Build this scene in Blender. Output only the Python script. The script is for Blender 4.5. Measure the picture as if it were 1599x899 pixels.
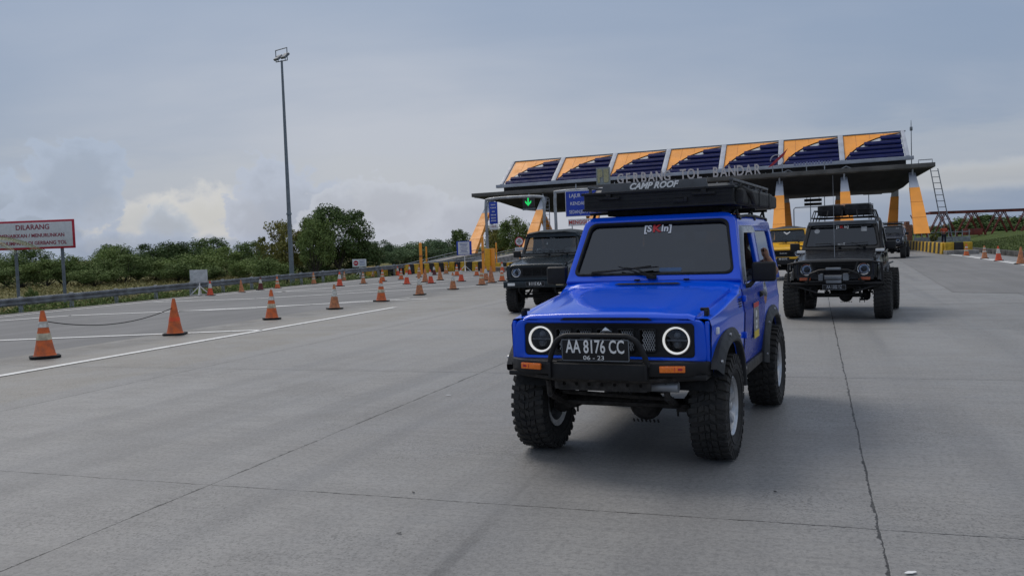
import bpy, bmesh, math, random
from math import sin, cos, pi, radians, sqrt
from mathutils import Vector, Matrix

for o in list(bpy.data.objects):
    bpy.data.objects.remove(o)
scene = bpy.context.scene
C = scene.collection

# ------------------------------------------------------------------ camera
FPX, PITCH, ROLL, EYE, ROADAZ = 1370.0, -.0487, -.0357, 1.55, .3333
cF = Vector((0, cos(PITCH), sin(PITCH)))
cR0 = Vector((1, 0, 0)); cU0 = cR0.cross(cF)
cR = cR0*cos(ROLL)+cU0*sin(ROLL); cU = cU0*cos(ROLL)-cR0*sin(ROLL)
cd = bpy.data.cameras.new('camera'); cam = bpy.data.objects.new('camera', cd); C.objects.link(cam)
cd.sensor_width = 36; cd.lens = FPX/1599*36; cd.clip_start = .1; cd.clip_end = 9000
M = Matrix((cR, cU, -cF)).transposed().to_4x4(); M.translation = (0, 0, EYE)
cam.matrix_world = M
scene.camera = cam
scene.render.resolution_x = 1024; scene.render.resolution_y = 575

# ------------------------------------------------------------------ colour management
vs = scene.view_settings
vs.view_transform = 'Standard'; vs.look = 'None'; vs.gamma = 1; vs.exposure = 0.10
vs.use_curve_mapping = False

# ------------------------------------------------------------------ node helper
class NT:
    def __init__(s, tree): s.t = tree; s.n = tree.nodes; s.l = tree.links
    def node(s, typ, **kw):
        n = s.n.new(typ)
        for k, v in kw.items(): setattr(n, k, v)
        return n
    def put(s, sock, v):
        if isinstance(v, bpy.types.NodeSocket): s.l.new(v, sock)
        elif v is not None:
            if isinstance(v, (tuple, list)) and len(v) == 3 and sock.type == 'RGBA': v = (*v, 1)
            sock.default_value = v
    def m(s, op, a, b=None, c=None, clamp=False):
        n = s.node('ShaderNodeMath', operation=op, use_clamp=clamp)
        s.put(n.inputs[0], a)
        if b is not None: s.put(n.inputs[1], b)
        if c is not None: s.put(n.inputs[2], c)
        return n.outputs[0]
    def mix(s, f, a, b, mode='MIX'):
        n = s.node('ShaderNodeMix', data_type='RGBA', blend_type=mode)
        s.put(n.inputs[0], f); s.put(n.inputs[6], a); s.put(n.inputs[7], b)
        return n.outputs[2]
    def noise(s, vec, scale, detail=4, rough=.55, dist=0):
        n = s.node('ShaderNodeTexNoise'); s.put(n.inputs['Vector'], vec)
        n.inputs['Scale'].default_value = scale; n.inputs['Detail'].default_value = detail
        n.inputs['Roughness'].default_value = rough; n.inputs['Distortion'].default_value = dist
        return n.outputs['Fac']
    def rng(s, v, a, b, c=0., d=1., smooth=True):
        n = s.node('ShaderNodeMapRange', interpolation_type='SMOOTHSTEP' if smooth else 'LINEAR')
        s.put(n.inputs[0], v); s.put(n.inputs[1], a); s.put(n.inputs[2], b); s.put(n.inputs[3], c); s.put(n.inputs[4], d)
        return n.outputs[0]
    def mapping(s, vec, loc=(0, 0, 0), rot=(0, 0, 0), sc=(1, 1, 1)):
        n = s.node('ShaderNodeMapping'); s.put(n.inputs[0], vec)
        n.inputs[1].default_value = loc; n.inputs[2].default_value = rot; n.inputs[3].default_value = sc
        return n.outputs[0]
    def sep(s, vec):
        n = s.node('ShaderNodeSeparateXYZ'); s.put(n.inputs[0], vec); return n.outputs
    def comb(s, x, y, z):
        n = s.node('ShaderNodeCombineXYZ'); s.put(n.inputs[0], x); s.put(n.inputs[1], y); s.put(n.inputs[2], z); return n.outputs[0]

# ------------------------------------------------------------------ world: daylight under broken cloud
SUN_EL, SUN_AZ = radians(52), radians(-35)     # azimuth from +Y towards +X
w = bpy.data.worlds.new('World'); scene.world = w; w.use_nodes = True
T = NT(w.node_tree); T.n.clear()
out = T.node('ShaderNodeOutputWorld'); bg = T.node('ShaderNodeBackground'); bg.inputs[1].default_value = .1
sky = T.node('ShaderNodeTexSky'); sky.sky_type = 'NISHITA'; sky.sun_disc = False
sky.sun_elevation = SUN_EL; sky.sun_rotation = SUN_AZ; sky.air_density = 1.2; sky.dust_density = 2.5
tc = T.node('ShaderNodeTexCoord').outputs['Generated']
sx, sy, sz = T.sep(tc)
zc = T.m('MAXIMUM', sz, 0.0)
den = T.m('ADD', zc, .30)
pl = T.comb(T.m('DIVIDE', sx, den), T.m('DIVIDE', sy, den), 0.0)
n1 = T.noise(T.mapping(pl, (3.1, 1.7, 0), (0, 0, .5), (1.0, .75, 1)), .75, 4, .46, .3)
n2 = T.noise(T.mapping(pl, (7.3, 2.2, 0), (0, 0, .3), (.8, 2.0, 1)), 2.0, 5, .55, .2)
hi = T.m('ADD', T.m('MULTIPLY', n1, .72), T.m('MULTIPLY', n2, .28))
hif = T.rng(hi, .36, .64)
dark = T.mix(T.rng(sz, .05, .5), (2.55, 3.20, 4.35), (2.25, 3.05, 4.50))
lite = T.mix(T.rng(sz, .14, .36), (4.45, 4.75, 5.45), (2.85, 3.6, 4.8))
az0 = T.m('ARCTAN2', sx, sy)
glow = T.m('MULTIPLY', T.rng(T.m('ABSOLUTE', T.m('ADD', T.m('ARCTAN2', sx, sy), .08)), .62, .0), .50)
hif = T.m('MULTIPLY', T.m('ADD', T.m('MULTIPLY', hif, .62), T.m('MULTIPLY', glow, T.rng(sz, .34, .16))), T.rng(az0, -.75, -.10, .62, 1.), clamp=True)
cl = T.mix(hif, dark, lite)
# cumulus bank near the horizon
az = T.m('ARCTAN2', sx, sy)
cv = T.comb(az, T.m('MULTIPLY', sz, 1.15), 0.0)
bil = T.noise(T.mapping(cv, (1.3, .2, 0)), 16, 5, .55, .15); bil2 = T.noise(T.mapping(cv, (4.1, .9, 0)), 55, 4, .55, .1); wisp = T.noise(T.mapping(cv, (2.2, .4, 0), (0, 0, 0), (1, 5, 1)), 7, 5, .6, .2)
lump = T.m('ADD', T.m('MULTIPLY', T.m('SUBTRACT', bil, .5), 2.1), T.m('MULTIPLY', T.m('SUBTRACT', bil2, .5), .80))
def cloud(cl, a0, e0, ra, re, colr, k=1., soft=.13, rough=1.):
    dx = T.m('DIVIDE', T.m('SUBTRACT', az, a0), ra); dy = T.m('DIVIDE', T.m('SUBTRACT', sz, e0), re)
    d = T.m('ADD', T.m('SQRT', T.m('ADD', T.m('MULTIPLY', dx, dx), T.m('MULTIPLY', dy, dy))), T.m('MULTIPLY', lump, rough))
    core = T.rng(d, 1.1, .3)
    rim = T.mix(core, tuple(min(c*1.18+.2, 6.0) for c in colr), colr)
    return T.mix(T.m('MULTIPLY', T.rng(d, 1.0+soft, 1.0-soft), k), cl, rim)
band = T.rng(T.m('ADD', T.m('ABSOLUTE', T.m('SUBTRACT', sz, .075)), T.m('MULTIPLY', T.m('SUBTRACT', wisp, .5), .10)), .055, .0)
cl = T.mix(T.m('MULTIPLY', band, .45), cl, (4.5, 4.75, 5.15))
cl = cloud(cl, -.52, .030, .16, .055, (2.75, 3.4, 4.5), .85, .3)
cl = cloud(cl, -.395, .040, .060, .030, (5.3, 5.35, 5.3), .75, .25)
cl = cloud(cl, -.330, .044, .060, .036, (5.5, 5.5, 5.35), .8, .2)
cl = cloud(cl, -.450, .075, .062, .044, (2.8, 3.4, 4.5), .85, .09)
cl = cloud(cl, -.368, .022, .030, .034, (3.0, 3.6, 4.6), .75, .3)
cl = cloud(cl, -.395, .006, .12, .020, (2.9, 3.5, 4.6), .8, .3)
cl = cloud(cl, -.250, .045, .075, .052, (3.35, 3.8, 4.8), .85, .09)
cl = cloud(cl, -.140, .045, .095, .034, (3.95, 4.25, 5.0), .8, .09)
cl = cloud(cl, -.030, .030, .080, .030, (3.9, 4.2, 5.0), .7, .2)
cl = cloud(cl, .50, .052, .16, .012, (4.6, 4.7, 4.8), .6, .5, .6)
cl = cloud(cl, -1.1, .06, .30, .06, (3.4, 3.9, 4.9), .7, .3); cl = cloud(cl, 1.2, .06, .35, .06, (3.6, 4.1, 5.0), .7, .3)
cl = T.mix(T.rng(sz, .42, .75), cl, (5.7, 6.0, 6.5))      # thinner, brighter cloud overhead
below = T.rng(sz, 0.0, -.03)
cl = T.mix(below, cl, (1.6, 1.65, 1.6))
col = T.mix(.90, sky.outputs[0], cl)
T.put(bg.inputs[0], col); T.l.new(bg.outputs[0], out.inputs[0])

sd = bpy.data.lights.new('sun', 'SUN'); sd.energy = 1.35; sd.angle = radians(25); sd.color = (1, .93, .84)
sun = bpy.data.objects.new('sun', sd); C.objects.link(sun)
sdir = Vector((sin(SUN_AZ)*cos(SUN_EL), cos(SUN_AZ)*cos(SUN_EL), sin(SUN_EL)))
sun.rotation_euler = sdir.to_track_quat('Z', 'Y').to_euler(); sun.location = (0, 0, 60)

# ------------------------------------------------------------------ places
def ray(x, y): return cF + cR*((x-800)/FPX) - cU*((y-450)/FPX)
def G(x, y, z=0.0):                # the point of the ground seen at a photo pixel
    d = ray(x, y); t = (z-EYE)/d.z; return Vector((0, 0, EYE))+d*t
def at(x, y, Y):
    d = ray(x, y); return Vector((0, 0, EYE))+d*(Y/d.y)
rL = Vector((sin(ROADAZ), cos(ROADAZ), 0)); rT = Vector((cos(ROADAZ), -sin(ROADAZ), 0))
def W(u, v, z=0.0): return rT*u + rL*v + Vector((0, 0, z))
def uv(P): return P.dot(rT), P.dot(rL)

# ------------------------------------------------------------------ materials
MATS = {}
def mat(name, col, rough=.6, metal=0., var=.12, vscale=8., bump=0., bscale=40., spec=.5, coat=0., emit=None, estr=0., alpha=None, col2=None, island=False, rvar=.08):
    if name in MATS: return MATS[name]
    m = bpy.data.materials.new(name); m.use_nodes = True; t = NT(m.node_tree)
    p = t.n['Principled BSDF']
    tcx = t.node('ShaderNodeTexCoord').outputs['Object']
    if island:
        geo = t.node('ShaderNodeNewGeometry').outputs['Random Per Island']
        fac = t.m('ADD', t.m('MULTIPLY', geo, .6), t.m('MULTIPLY', t.noise(tcx, vscale, 3), .4))
    else:
        fac = t.rng(t.noise(tcx, vscale, 5), .3, .7)
    if island:
        orr = t.node('ShaderNodeObjectInfo').outputs['Random']; fac = t.m('MULTIPLY', fac, t.m('MULTIPLY_ADD', orr, .75, .55))
    c2 = col2 if col2 else tuple(c*(1-var*2) for c in col)
    t.put(p.inputs['Base Color'], t.mix(fac, c2, tuple(min(c*(1+var*.5), 1) for c in col)))
    t.put(p.inputs['Roughness'], t.rng(t.noise(tcx, vscale*2.3, 4), .3, .7, max(rough-rvar, .02), min(rough+rvar, 1)))
    p.inputs['Metallic'].default_value = metal
    p.inputs['Specular IOR Level'].default_value = spec
    p.inputs['Coat Weight'].default_value = coat; p.inputs['Coat Roughness'].default_value = .05
    if bump:
        b = t.node('ShaderNodeBump'); b.inputs['Strength'].default_value = bump; b.inputs['Distance'].default_value = .01
        t.put(b.inputs['Height'], t.noise(tcx, bscale, 5)); t.l.new(b.outputs[0], p.inputs['Normal'])
    if emit: p.inputs['Emission Color'].default_value = (*emit, 1); p.inputs['Emission Strength'].default_value = estr
    MATS[name] = m; return m

def glass(name, tint, gloss=.06, base=0.):
    m = bpy.data.materials.new(name); m.use_nodes = True; t = NT(m.node_tree); t.n.clear()
    o = t.node('ShaderNodeOutputMaterial'); tr = t.node('ShaderNodeBsdfTransparent'); tr.inputs[0].default_value = (*tint, 1)
    gl = t.node('ShaderNodeBsdfGlossy'); gl.inputs['Roughness'].default_value = gloss; gl.inputs[0].default_value = (.78, .86, 1, 1)
    fr = t.node('ShaderNodeFresnel'); fr.inputs[0].default_value = 1.5
    mx = t.node('ShaderNodeMixShader'); t.put(mx.inputs[0], t.m('ADD', fr.outputs[0], base, clamp=True))
    t.l.new(tr.outputs[0], mx.inputs[1]); t.l.new(gl.outputs[0], mx.inputs[2]); t.l.new(mx.outputs[0], o.inputs[0])
    MATS[name] = m; return m

blue_paint = mat('blue_paint', (.0008, .088, .76), .20, var=.03, vscale=1.5, coat=.35, spec=.35, rvar=.006)
black_paint = mat('black_paint', (.007, .008, .011), .25, var=.1, vscale=2, coat=.15, rvar=.02, spec=.4)
green_paint = mat('dark_green_paint', (.007, .015, .022), .25, var=.1, vscale=2, coat=.2, rvar=.02, spec=.4)
yellow_paint = mat('yellow_paint', (.92, .48, .005), .35, var=.05, vscale=2, coat=.4)
satin_black = mat('satin_black', (.011, .011, .013), .5, spec=.35, var=.15, bump=.15, bscale=120)
rough_black = mat('rough_black', (.012, .012, .013), .8, var=.3, vscale=15, bump=.3)
flare_black = mat('flare_plastic', (.018, .020, .024), .6, var=.1, bump=.2, bscale=150)
rubber = mat('tyre_rubber', (.017, .017, .018), .82, var=.3, vscale=14, bump=.25, bscale=60, col2=(.03, .028, .026))
silver = mat('silver_alloy', (.55, .56, .58), .35, metal=.75, var=.12, vscale=12)
chrome = mat('chrome', (.75, .76, .78), .14, metal=1., var=.05)
steel_dirty = mat('dirty_steel', (.05, .045, .042), .75, metal=.3, var=.3, vscale=20, bump=.3)
galv = mat('galvanised', (.36, .38, .41), .5, metal=.55, var=.18, vscale=3, bump=.1)
galv_dark = mat('galvanised_dull', (.22, .24, .27), .6, metal=.4, var=.18, vscale=3)
white_paint = mat('white_paint', (.72, .72, .71), .55, var=.1, vscale=5)
white_plain = mat('white_letters', (.8, .8, .8), .5, var=.03)
grey_letters = mat('pale_grey_letters', (.62, .57, .57), .5, var=.06)
orange_lens = mat('orange_lens', (.95, .20, .01), .25, var=.08, vscale=30, coat=.6)
orange_clad = mat('orange_cladding', (.95, .355, .035), .5, var=.08, vscale=.6)
blue_fin = mat('dark_blue_fin', (.004, .010, .085), .55, var=.12, vscale=1, spec=.12)
light_clad = mat('light_grey_cladding', (.42, .45, .52), .5, var=.1, vscale=1)
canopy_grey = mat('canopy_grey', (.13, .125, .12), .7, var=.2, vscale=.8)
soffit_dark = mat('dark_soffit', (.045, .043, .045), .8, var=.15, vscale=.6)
conc_wall = mat('concrete_wall', (.27, .26, .25), .85, var=.25, vscale=2.5, bump=.3, bscale=30)
kerb_dark = mat('weathered_kerb', (.09, .09, .085), .9, var=.35, vscale=2, bump=.4, bscale=20)
yellow_block = mat('yellow_block_paint', (.62, .38, .02), .7, var=.22, vscale=3)
black_block = mat('black_block_paint', (.02, .02, .022), .75, var=.3, vscale=3)
sign_blue = mat('sign_blue', (.012, .05, .42), .4, var=.06)
sign_white = mat('sign_white', (.70, .71, .74), .5, var=.05)
sign_red = mat('sign_red', (.50, .015, .04), .45, var=.08)
sign_text_red = mat('sign_text_red', (.30, .03, .06), .5, var=.05)
red_steel = mat('red_oxide_steel', (.20, .035, .022), .65, var=.25, vscale=2)
ember = mat('fabric_interior', (.03, .03, .032), .9, var=.2)
skin = mat('skin', (.36, .18, .11), .55, var=.08, vscale=20)
hair_m = mat('hair', (.012, .01, .009), .6, var=.2, vscale=50)
shirt_w = mat('pale_shirt', (.50, .50, .52), .85, var=.3, vscale=25, col2=(.06, .06, .07))
shirt_b = mat('brown_shirt', (.30, .17, .10), .85, var=.2)
vest_o = mat('orange_vest', (.75, .12, .05), .7, var=.12)
trouser = mat('dark_trousers', (.02, .022, .035), .85, var=.2)
glass_dark = glass('tinted_glass', (.17, .18, .20), .03, .045)
glass_black = glass('black_glass', (.12, .14, .17), .03, .028)
glass_mid = glass('side_glass', (.45, .5, .52), .03)
glass_clear = glass('clear_glass', (.55, .6, .62), .03)
lamp_glass = glass('lamp_glass', (.8, .82, .85), .02)

# ------------------------------------------------------------------ objects
def tag(o, label, cat, group=None, kind=None):
    if label: o['label'] = label
    if cat: o['category'] = cat
    if group: o['group'] = group
    if kind: o['kind'] = kind
    return o
def thing(name, label, cat, loc=(0, 0, 0), rz=0., group=None, sc=1.):
    o = bpy.data.objects.new(name, None); C.objects.link(o); o.location = loc; o.rotation_euler = (0, 0, rz)
    o.scale = (sc, sc, sc); o.empty_display_size = .3
    return tag(o, label, cat, group)
def link(name, me, m, parent=None, smooth=35):
    o = bpy.data.objects.new(name, me); C.objects.link(o)
    if m is not None and not me.materials: me.materials.append(m)
    if parent is not None: o.parent = parent
    if smooth:
        for p in me.polygons: p.use_smooth = True
        me.set_sharp_from_angle(angle=radians(smooth))
    return o
def kids(o): return [c for c in C.objects if c.parent == o]
def copy_tree(o, parent=None):
    ch = kids(o)
    c = o.copy(); C.objects.link(c); c.parent = parent
    for k in ch: copy_tree(k, c)
    return c

def curve_mesh(cu):
    ob = bpy.data.objects.new('tmp', cu); C.objects.link(ob)
    dg = bpy.context.evaluated_depsgraph_get(); dg.update()
    me = bpy.data.meshes.new_from_object(ob.evaluated_get(dg))
    C.objects.unlink(ob); bpy.data.objects.remove(ob)
    return me
def rrect(x0, y0, x1, y1, r, n=5):
    return rpoly([(x0, y0), (x1, y0), (x1, y1), (x0, y1)], r, n)
def rpoly(pts, r, n=5):
    o = []; N = len(pts)
    rs = r if isinstance(r, (list, tuple)) else [r]*N
    for i in range(N):
        p = Vector(pts[i]); a = Vector(pts[i-1])-p; b = Vector(pts[(i+1) % N])-p
        R = min(rs[i], a.length*.49, b.length*.49)
        if R <= 0: o.append(tuple(p)); continue
        a.normalize(); b.normalize(); s = p+a*R; e = p+b*R
        for k in range(n+1):
            t = k/n; q = s*(1-t)**2+p*2*t*(1-t)+e*t*t; o.append(tuple(q))
    return o
def circ(cx, cy, r, n=28): return [(cx+r*cos(2*pi*i/n), cy+r*sin(2*pi*i/n)) for i in range(n)]

class MB:
    def __init__(s): s.b = bmesh.new()
    def _x(s, vs, M):
        if M is not None:
            for v in vs: v.co = M @ v.co
    def merge(s, me, M=None):
        if M is not None: me.transform(M)
        s.b.from_mesh(me); bpy.data.meshes.remove(me); return s
    def box(s, c, d, M=None, bev=0., seg=2, taper=None):
        b = bmesh.new(); bmesh.ops.create_cube(b, size=1)
        for v in b.verts:
            v.co = Vector((v.co.x*d[0], v.co.y*d[1], v.co.z*d[2]))
            if taper and v.co.z > 0: v.co.x *= taper[0]; v.co.y *= taper[1]
        if bev: bmesh.ops.bevel(b, geom=list(b.edges), offset=bev, segments=seg, profile=.6, affect='EDGES')
        for v in b.verts: v.co += Vector(c)
        me = bpy.data.meshes.new('t'); b.to_mesh(me); b.free(); return s.merge(me, M)
    def cyl(s, p0, p1, r0, r1=None, n=12, cap=True):
        return s.tube([p0, p1], [r0, r0 if r1 is None else r1], n, cap)
    def tube(s, pts, r, n=8, cap=True, closed=False):
        pts = [Vector(p) for p in pts]; N = len(pts)
        rs = r if isinstance(r, (list, tuple)) else [r]*N
        rings = []; prev = None
        for i, p in enumerate(pts):
            if closed: d = (pts[(i+1) % N]-pts[i-1])
            else: d = (pts[min(i+1, N-1)]-pts[max(i-1, 0)])
            if d.length < 1e-9: d = Vector((0, 0, 1))
            d.normalize()
            if prev is None:
                a = Vector((0, 0, 1)) if abs(d.z) < .9 else Vector((1, 0, 0)); x = d.cross(a).normalized()
            else:
                x = prev-d*prev.dot(d)
                x = x.normalized() if x.length > 1e-6 else d.orthogonal().normalized()
            prev = x; y = d.cross(x)
            rings.append([s.b.verts.new(p+(x*cos(2*pi*k/n)+y*sin(2*pi*k/n))*rs[i]) for k in range(n)])
        for i in range(N if closed else N-1):
            A, B = rings[i], rings[(i+1) % N]
            for k in range(n): s.b.faces.new((A[k], A[(k+1) % n], B[(k+1) % n], B[k]))
        if cap and not closed:
            s.b.faces.new(rings[0][::-1]); s.b.faces.new(rings[-1])
        return s
    def grid(s, rows, close=False, cap=False):
        R = [[s.b.verts.new(p) for p in r] for r in rows]
        for i in range(len(R)-1):
            n = len(R[i])
            for k in range(n if close else n-1):
                f = (R[i][k], R[i][(k+1) % n], R[i+1][(k+1) % n], R[i+1][k])
                try: s.b.faces.new(f)
                except ValueError: pass
        if cap:
            s.b.faces.new(R[0][::-1]); s.b.faces.new(R[-1])
        return s
    def lathe(s, prof, n=32, M=None, axis='z'):
        q = MB(); rows = []
        for k in range(n):
            a = 2*pi*k/n; c, w_ = cos(a), sin(a)
            rows.append([Vector((r*c, r*w_, z)) if axis == 'z' else Vector((z, r*c, r*w_)) for r, z in prof])
        rows.append(rows[0]); q.grid(rows)
        bmesh.ops.remove_doubles(q.b, verts=q.b.verts, dist=1e-5)
        me = bpy.data.meshes.new('t'); q.b.to_mesh(me); q.b.free(); return s.merge(me, M)
    def plate(s, outl, th, M=None, bev=0., warp=None):
        """flat sheet with holes in local XY, thickness th centred on z = 0"""
        cu = bpy.data.curves.new('c', 'CURVE'); cu.dimensions = '2D'; cu.fill_mode = 'BOTH'
        cu.extrude = max(th/2-bev, .0005); cu.bevel_depth = bev; cu.bevel_resolution = 1 if bev else 0
        if bev: cu.offset = -bev
        for ol in outl:
            sp = cu.splines.new('POLY'); sp.points.add(len(ol)-1); sp.use_cyclic_u = True
            for i, p in enumerate(ol): sp.points[i].co = (p[0], p[1], 0, 1)
        me = curve_mesh(cu)
        q = bmesh.new(); q.from_mesh(me); bpy.data.meshes.remove(me)
        bmesh.ops.remove_doubles(q, verts=q.verts, dist=1e-6)
        if M is not None: bmesh.ops.transform(q, matrix=M, verts=q.verts)
        if warp:
            for v in q.verts: v.co = warp(v.co)
        me = bpy.data.meshes.new('t'); q.to_mesh(me); q.free(); return s.merge(me)
    def text(s, body, size, th, M, align='CENTER', sx=1., shear=0., bold=0.):
        cu = bpy.data.curves.new('f', 'FONT'); cu.body = body; cu.size = size; cu.extrude = th/2; cu.align_x = align
        cu.align_y = 'CENTER'; cu.shear = shear; cu.offset = bold; cu.resolution_u = 3
        me = curve_mesh(cu); return s.merge(me, M @ Matrix.Diagonal((sx, 1, 1, 1)))
    def build(s, name, m, parent=None, smooth=35, fix=True):
        if fix: bmesh.ops.recalc_face_normals(s.b, faces=list(s.b.faces))
        me = bpy.data.meshes.new(name); s.b.to_mesh(me); s.b.free()
        return link(name, me, m, parent, smooth)

# planes facing the viewer of local -Y ("front"): local X -> X, local Y -> Z, local Z -> -Y
def FR(x=0, y=0, z=0, tilt=0, rz=0):
    return Matrix.Translation((x, y, z)) @ Matrix.Rotation(rz, 4, 'Z') @ Matrix.Rotation(pi/2-tilt, 4, 'X')
# ================================================================== GROUND AND ROAD
random.seed(5)
def sheet(name, poly, z, m, kind='structure'):
    me = bpy.data.meshes.new(name); me.from_pydata([Vector((p.x, p.y, z)) for p in poly], [], [tuple(range(len(poly)))])
    o = link(name, me, m, None, 0); o['kind'] = kind; return o

def ground_z(u, v):
    z = -.12
    if u < -23.3: z = -.12-.80*min(1, (-23.3-u)/6.0)
    if u > 10.2:
        t = min(1, (u-10.2)/12); z = .10+1.0*(t*t*(3-2*t))*(1 if v > 10 else .3)
    return z
gm_ = bpy.data.materials.new('soil_and_grass'); gm_.use_nodes = True; t = NT(gm_.node_tree); p = t.n['Principled BSDF']
oc = t.node('ShaderNodeTexCoord').outputs['Object']
na = t.rng(t.noise(oc, .12, 6), .35, .65); nb = t.rng(t.noise(oc, 1.8, 6, .7), .3, .7); nc = t.noise(oc, 14, 5, .7)
grassc = t.mix(nb, (.045, .075, .018), (.11, .15, .035)); dryc = t.mix(nb, (.17, .145, .062), (.25, .21, .095))
ox, oy, oz = t.sep(oc)
uu = t.m('SUBTRACT', t.m('MULTIPLY', ox, cos(ROADAZ)), t.m('MULTIPLY', oy, sin(ROADAZ)))
dryf = t.rng(uu, -26, -30, 0., 1.)
t.put(p.inputs['Base Color'], t.mix(t.m('MULTIPLY', nc, .5), t.mix(t.m('MULTIPLY', dryf, t.m('MULTIPLY_ADD', na, .5, .5)), grassc, dryc), (.05, .07, .02)))
p.inputs['Roughness'].default_value = .95; p.inputs['Specular IOR Level'].default_value = .15
bb_ = t.node('ShaderNodeBump'); bb_.inputs['Strength'].default_value = .8; bb_.inputs['Distance'].default_value = .12; t.put(bb_.inputs['Height'], nc); t.l.new(bb_.outputs[0], p.inputs['Normal'])
us = [-4000, -1500, -500, -200, -100, -60, -45, -38, -34, -31, -29.3, -28, -26.5, -25, -23.3, -22, 0, 10.2, 11, 12, 13.5, 15, 17, 19, 21, 22.2, 26, 40, 80, 200, 600, 1800, 4000]
vs_ = [-60, -10, 0, 9, 12, 20, 30, 40, 50, 60, 70, 80, 95, 120, 160, 240, 500, 1200, 3000, 7000]
b = MB(); b.grid([[W(u, v, ground_z(u, v)) for u in us] for v in vs_]); tag(b.build('ground', gm_, None, 60), None, None, None, 'structure')

# concrete plaza: worn slabs, joints and grooves lie in the material
cm_ = bpy.data.materials.new('concrete_slabs'); cm_.use_nodes = True; t = NT(cm_.node_tree); p = t.n['Principled BSDF']
oc = t.node('ShaderNodeTexCoord').outputs['Object']
rt = t.mapping(oc, (0, 0, 0), (0, 0, ROADAZ)); ru, rv, rz_ = t.sep(rt)
wob = t.m('MULTIPLY', t.m('SUBTRACT', t.noise(rt, 1.2, 5, .7), .5), .05)
wob2 = t.m('MULTIPLY', t.m('SUBTRACT', t.noise(rt, 9, 5, .8), .5), .030)
WS_, VS_ = 4.20, 5.13
def joint(coord, off, per, wd):
    a = t.m('ADD', t.m('ADD', coord, wob), t.m('ADD', wob2, -off+per*200))
    f = t.m('ABSOLUTE', t.m('SUBTRACT', t.m('FRACT', t.m('ADD', t.m('DIVIDE', a, per), .5)), .5))
    return t.rng(t.m('MULTIPLY', f, per), wd, wd*.35)
chip = t.noise(rt, 22, 4, .75)
wv = t.m('MULTIPLY_ADD', t.rng(t.noise(rt, 4.5, 6, .85), .40, .75), .020, .004)
j1 = joint(rv, 4.88, VS_, .0); 
def joint2(coord, off, per, k):
    a = t.m('ADD', t.m('ADD', coord, wob), t.m('ADD', wob2, -off+per*200))
    f = t.m('MULTIPLY', t.m('ABSOLUTE', t.m('SUBTRACT', t.m('FRACT', t.m('ADD', t.m('DIVIDE', a, per), .5)), .5)), per)
    return t.m('LESS_THAN', f, t.m('MULTIPLY', wv, k)), t.rng(f, .22, .0)
ju, hu = joint2(ru, .29, WS_, .78); jv, hv = joint2(rv, 4.88, VS_, .62)
jj = t.m('MAXIMUM', ju, jv)
cell = t.comb(t.m('FLOOR', t.m('DIVIDE', t.m('ADD', ru, -.29+WS_*200), WS_)), t.m('FLOOR', t.m('DIVIDE', t.m('ADD', rv, -4.88+VS_*200), VS_)), 0.)
wn = t.node('ShaderNodeTexWhiteNoise', noise_dimensions='3D'); t.put(wn.inputs['Vector'], cell); slab = wn.outputs['Value']
big = t.rng(t.noise(rt, .22, 6, .6), .3, .7); mid = t.rng(t.noise(rt, 1.1, 7, .65), .28, .72)
streak = t.rng(t.noise(t.mapping(rt, (0, 0, 0), (0, 0, 0), (1.2, 9, 1)), 1.3, 6, .62), .3, .72)
broom = t.noise(t.mapping(rt, (0, 0, 0), (0, 0, .02), (1.6, 60, 1)), 1.0, 3, .6)
grain = t.noise(rt, 75, 3, .7); grain2 = t.noise(rt, 260, 2, .7)
tyre_tr = t.m('MULTIPLY', t.rng(t.noise(t.mapping(rt, (0, 0, 0), (0, 0, 0), (1.4, .05, 1)), 1.0, 5, .6), .45, .66), .75)
col = t.mix(big, (.198, .196, .194), (.262, .256, .249))
col = t.mix(t.m('MULTIPLY', mid, .55), col, (.165, .164, .163))
col = t.mix(t.m('MULTIPLY', streak, .50), col, (.32, .31, .298))
col = t.mix(t.m('MULTIPLY', t.m('ABSOLUTE', t.m('SUBTRACT', slab, .4)), .75), col, (.16, .158, .156))
col = t.mix(tyre_tr, col, (.15, .15, .152))
far_pale = t.m('MULTIPLY', t.m('MULTIPLY', t.rng(rv, 8., 19.), t.rng(ru, 1.5, -2.5)), t.m('MULTIPLY_ADD', mid, .3, .45)); col = t.mix(far_pale, col, (.36, .342, .325))  # farther concrete brightened in its colour: paler and warmer, on the left
# brown dirt towards the cone line
dirt = t.m('MULTIPLY', t.rng(ru, -8.45, -8.65), t.m('MULTIPLY_ADD', mid, .40, .40)); col = t.mix(dirt, col, (.225, .205, .170))
edge = t.m('MULTIPLY', t.rng(ru, -11.0, -12.0), t.m('MULTIPLY_ADD', t.rng(t.noise(rt, .7, 6, .7), .35, .6), .7, .2)); col = t.mix(edge, col, (.085, .08, .07))
# pitted zone near the joints crossing on the left, spots everywhere
vor = t.node('ShaderNodeTexVoronoi'); vor.feature = 'F1'; t.put(vor.inputs['Vector'], rt); vor.inputs['Scale'].default_value = 19.0
spot = t.m('MULTIPLY', t.m('LESS_THAN', vor.outputs['Distance'], t.m('MULTIPLY', t.m('SUBTRACT', t.noise(rt, .9, 3, .5), .47), .36)), .5)
vor2 = t.node('ShaderNodeTexVoronoi'); vor2.feature = 'F1'; t.put(vor2.inputs['Vector'], t.mapping(rt, (3, 1, 0), (0, 0, .4), (1, 1.8, 1))); vor2.inputs['Scale'].default_value = 1.9
spot2 = t.m('MULTIPLY', t.m('LESS_THAN', vor2.outputs['Distance'], t.m('MULTIPLY', t.m('SUBTRACT', chip, .52), .40)), .8)
vor3 = t.node('ShaderNodeTexVoronoi'); vor3.feature = 'F1'; t.put(vor3.inputs['Vector'], rt); vor3.inputs['Scale'].default_value = 44.0
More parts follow.
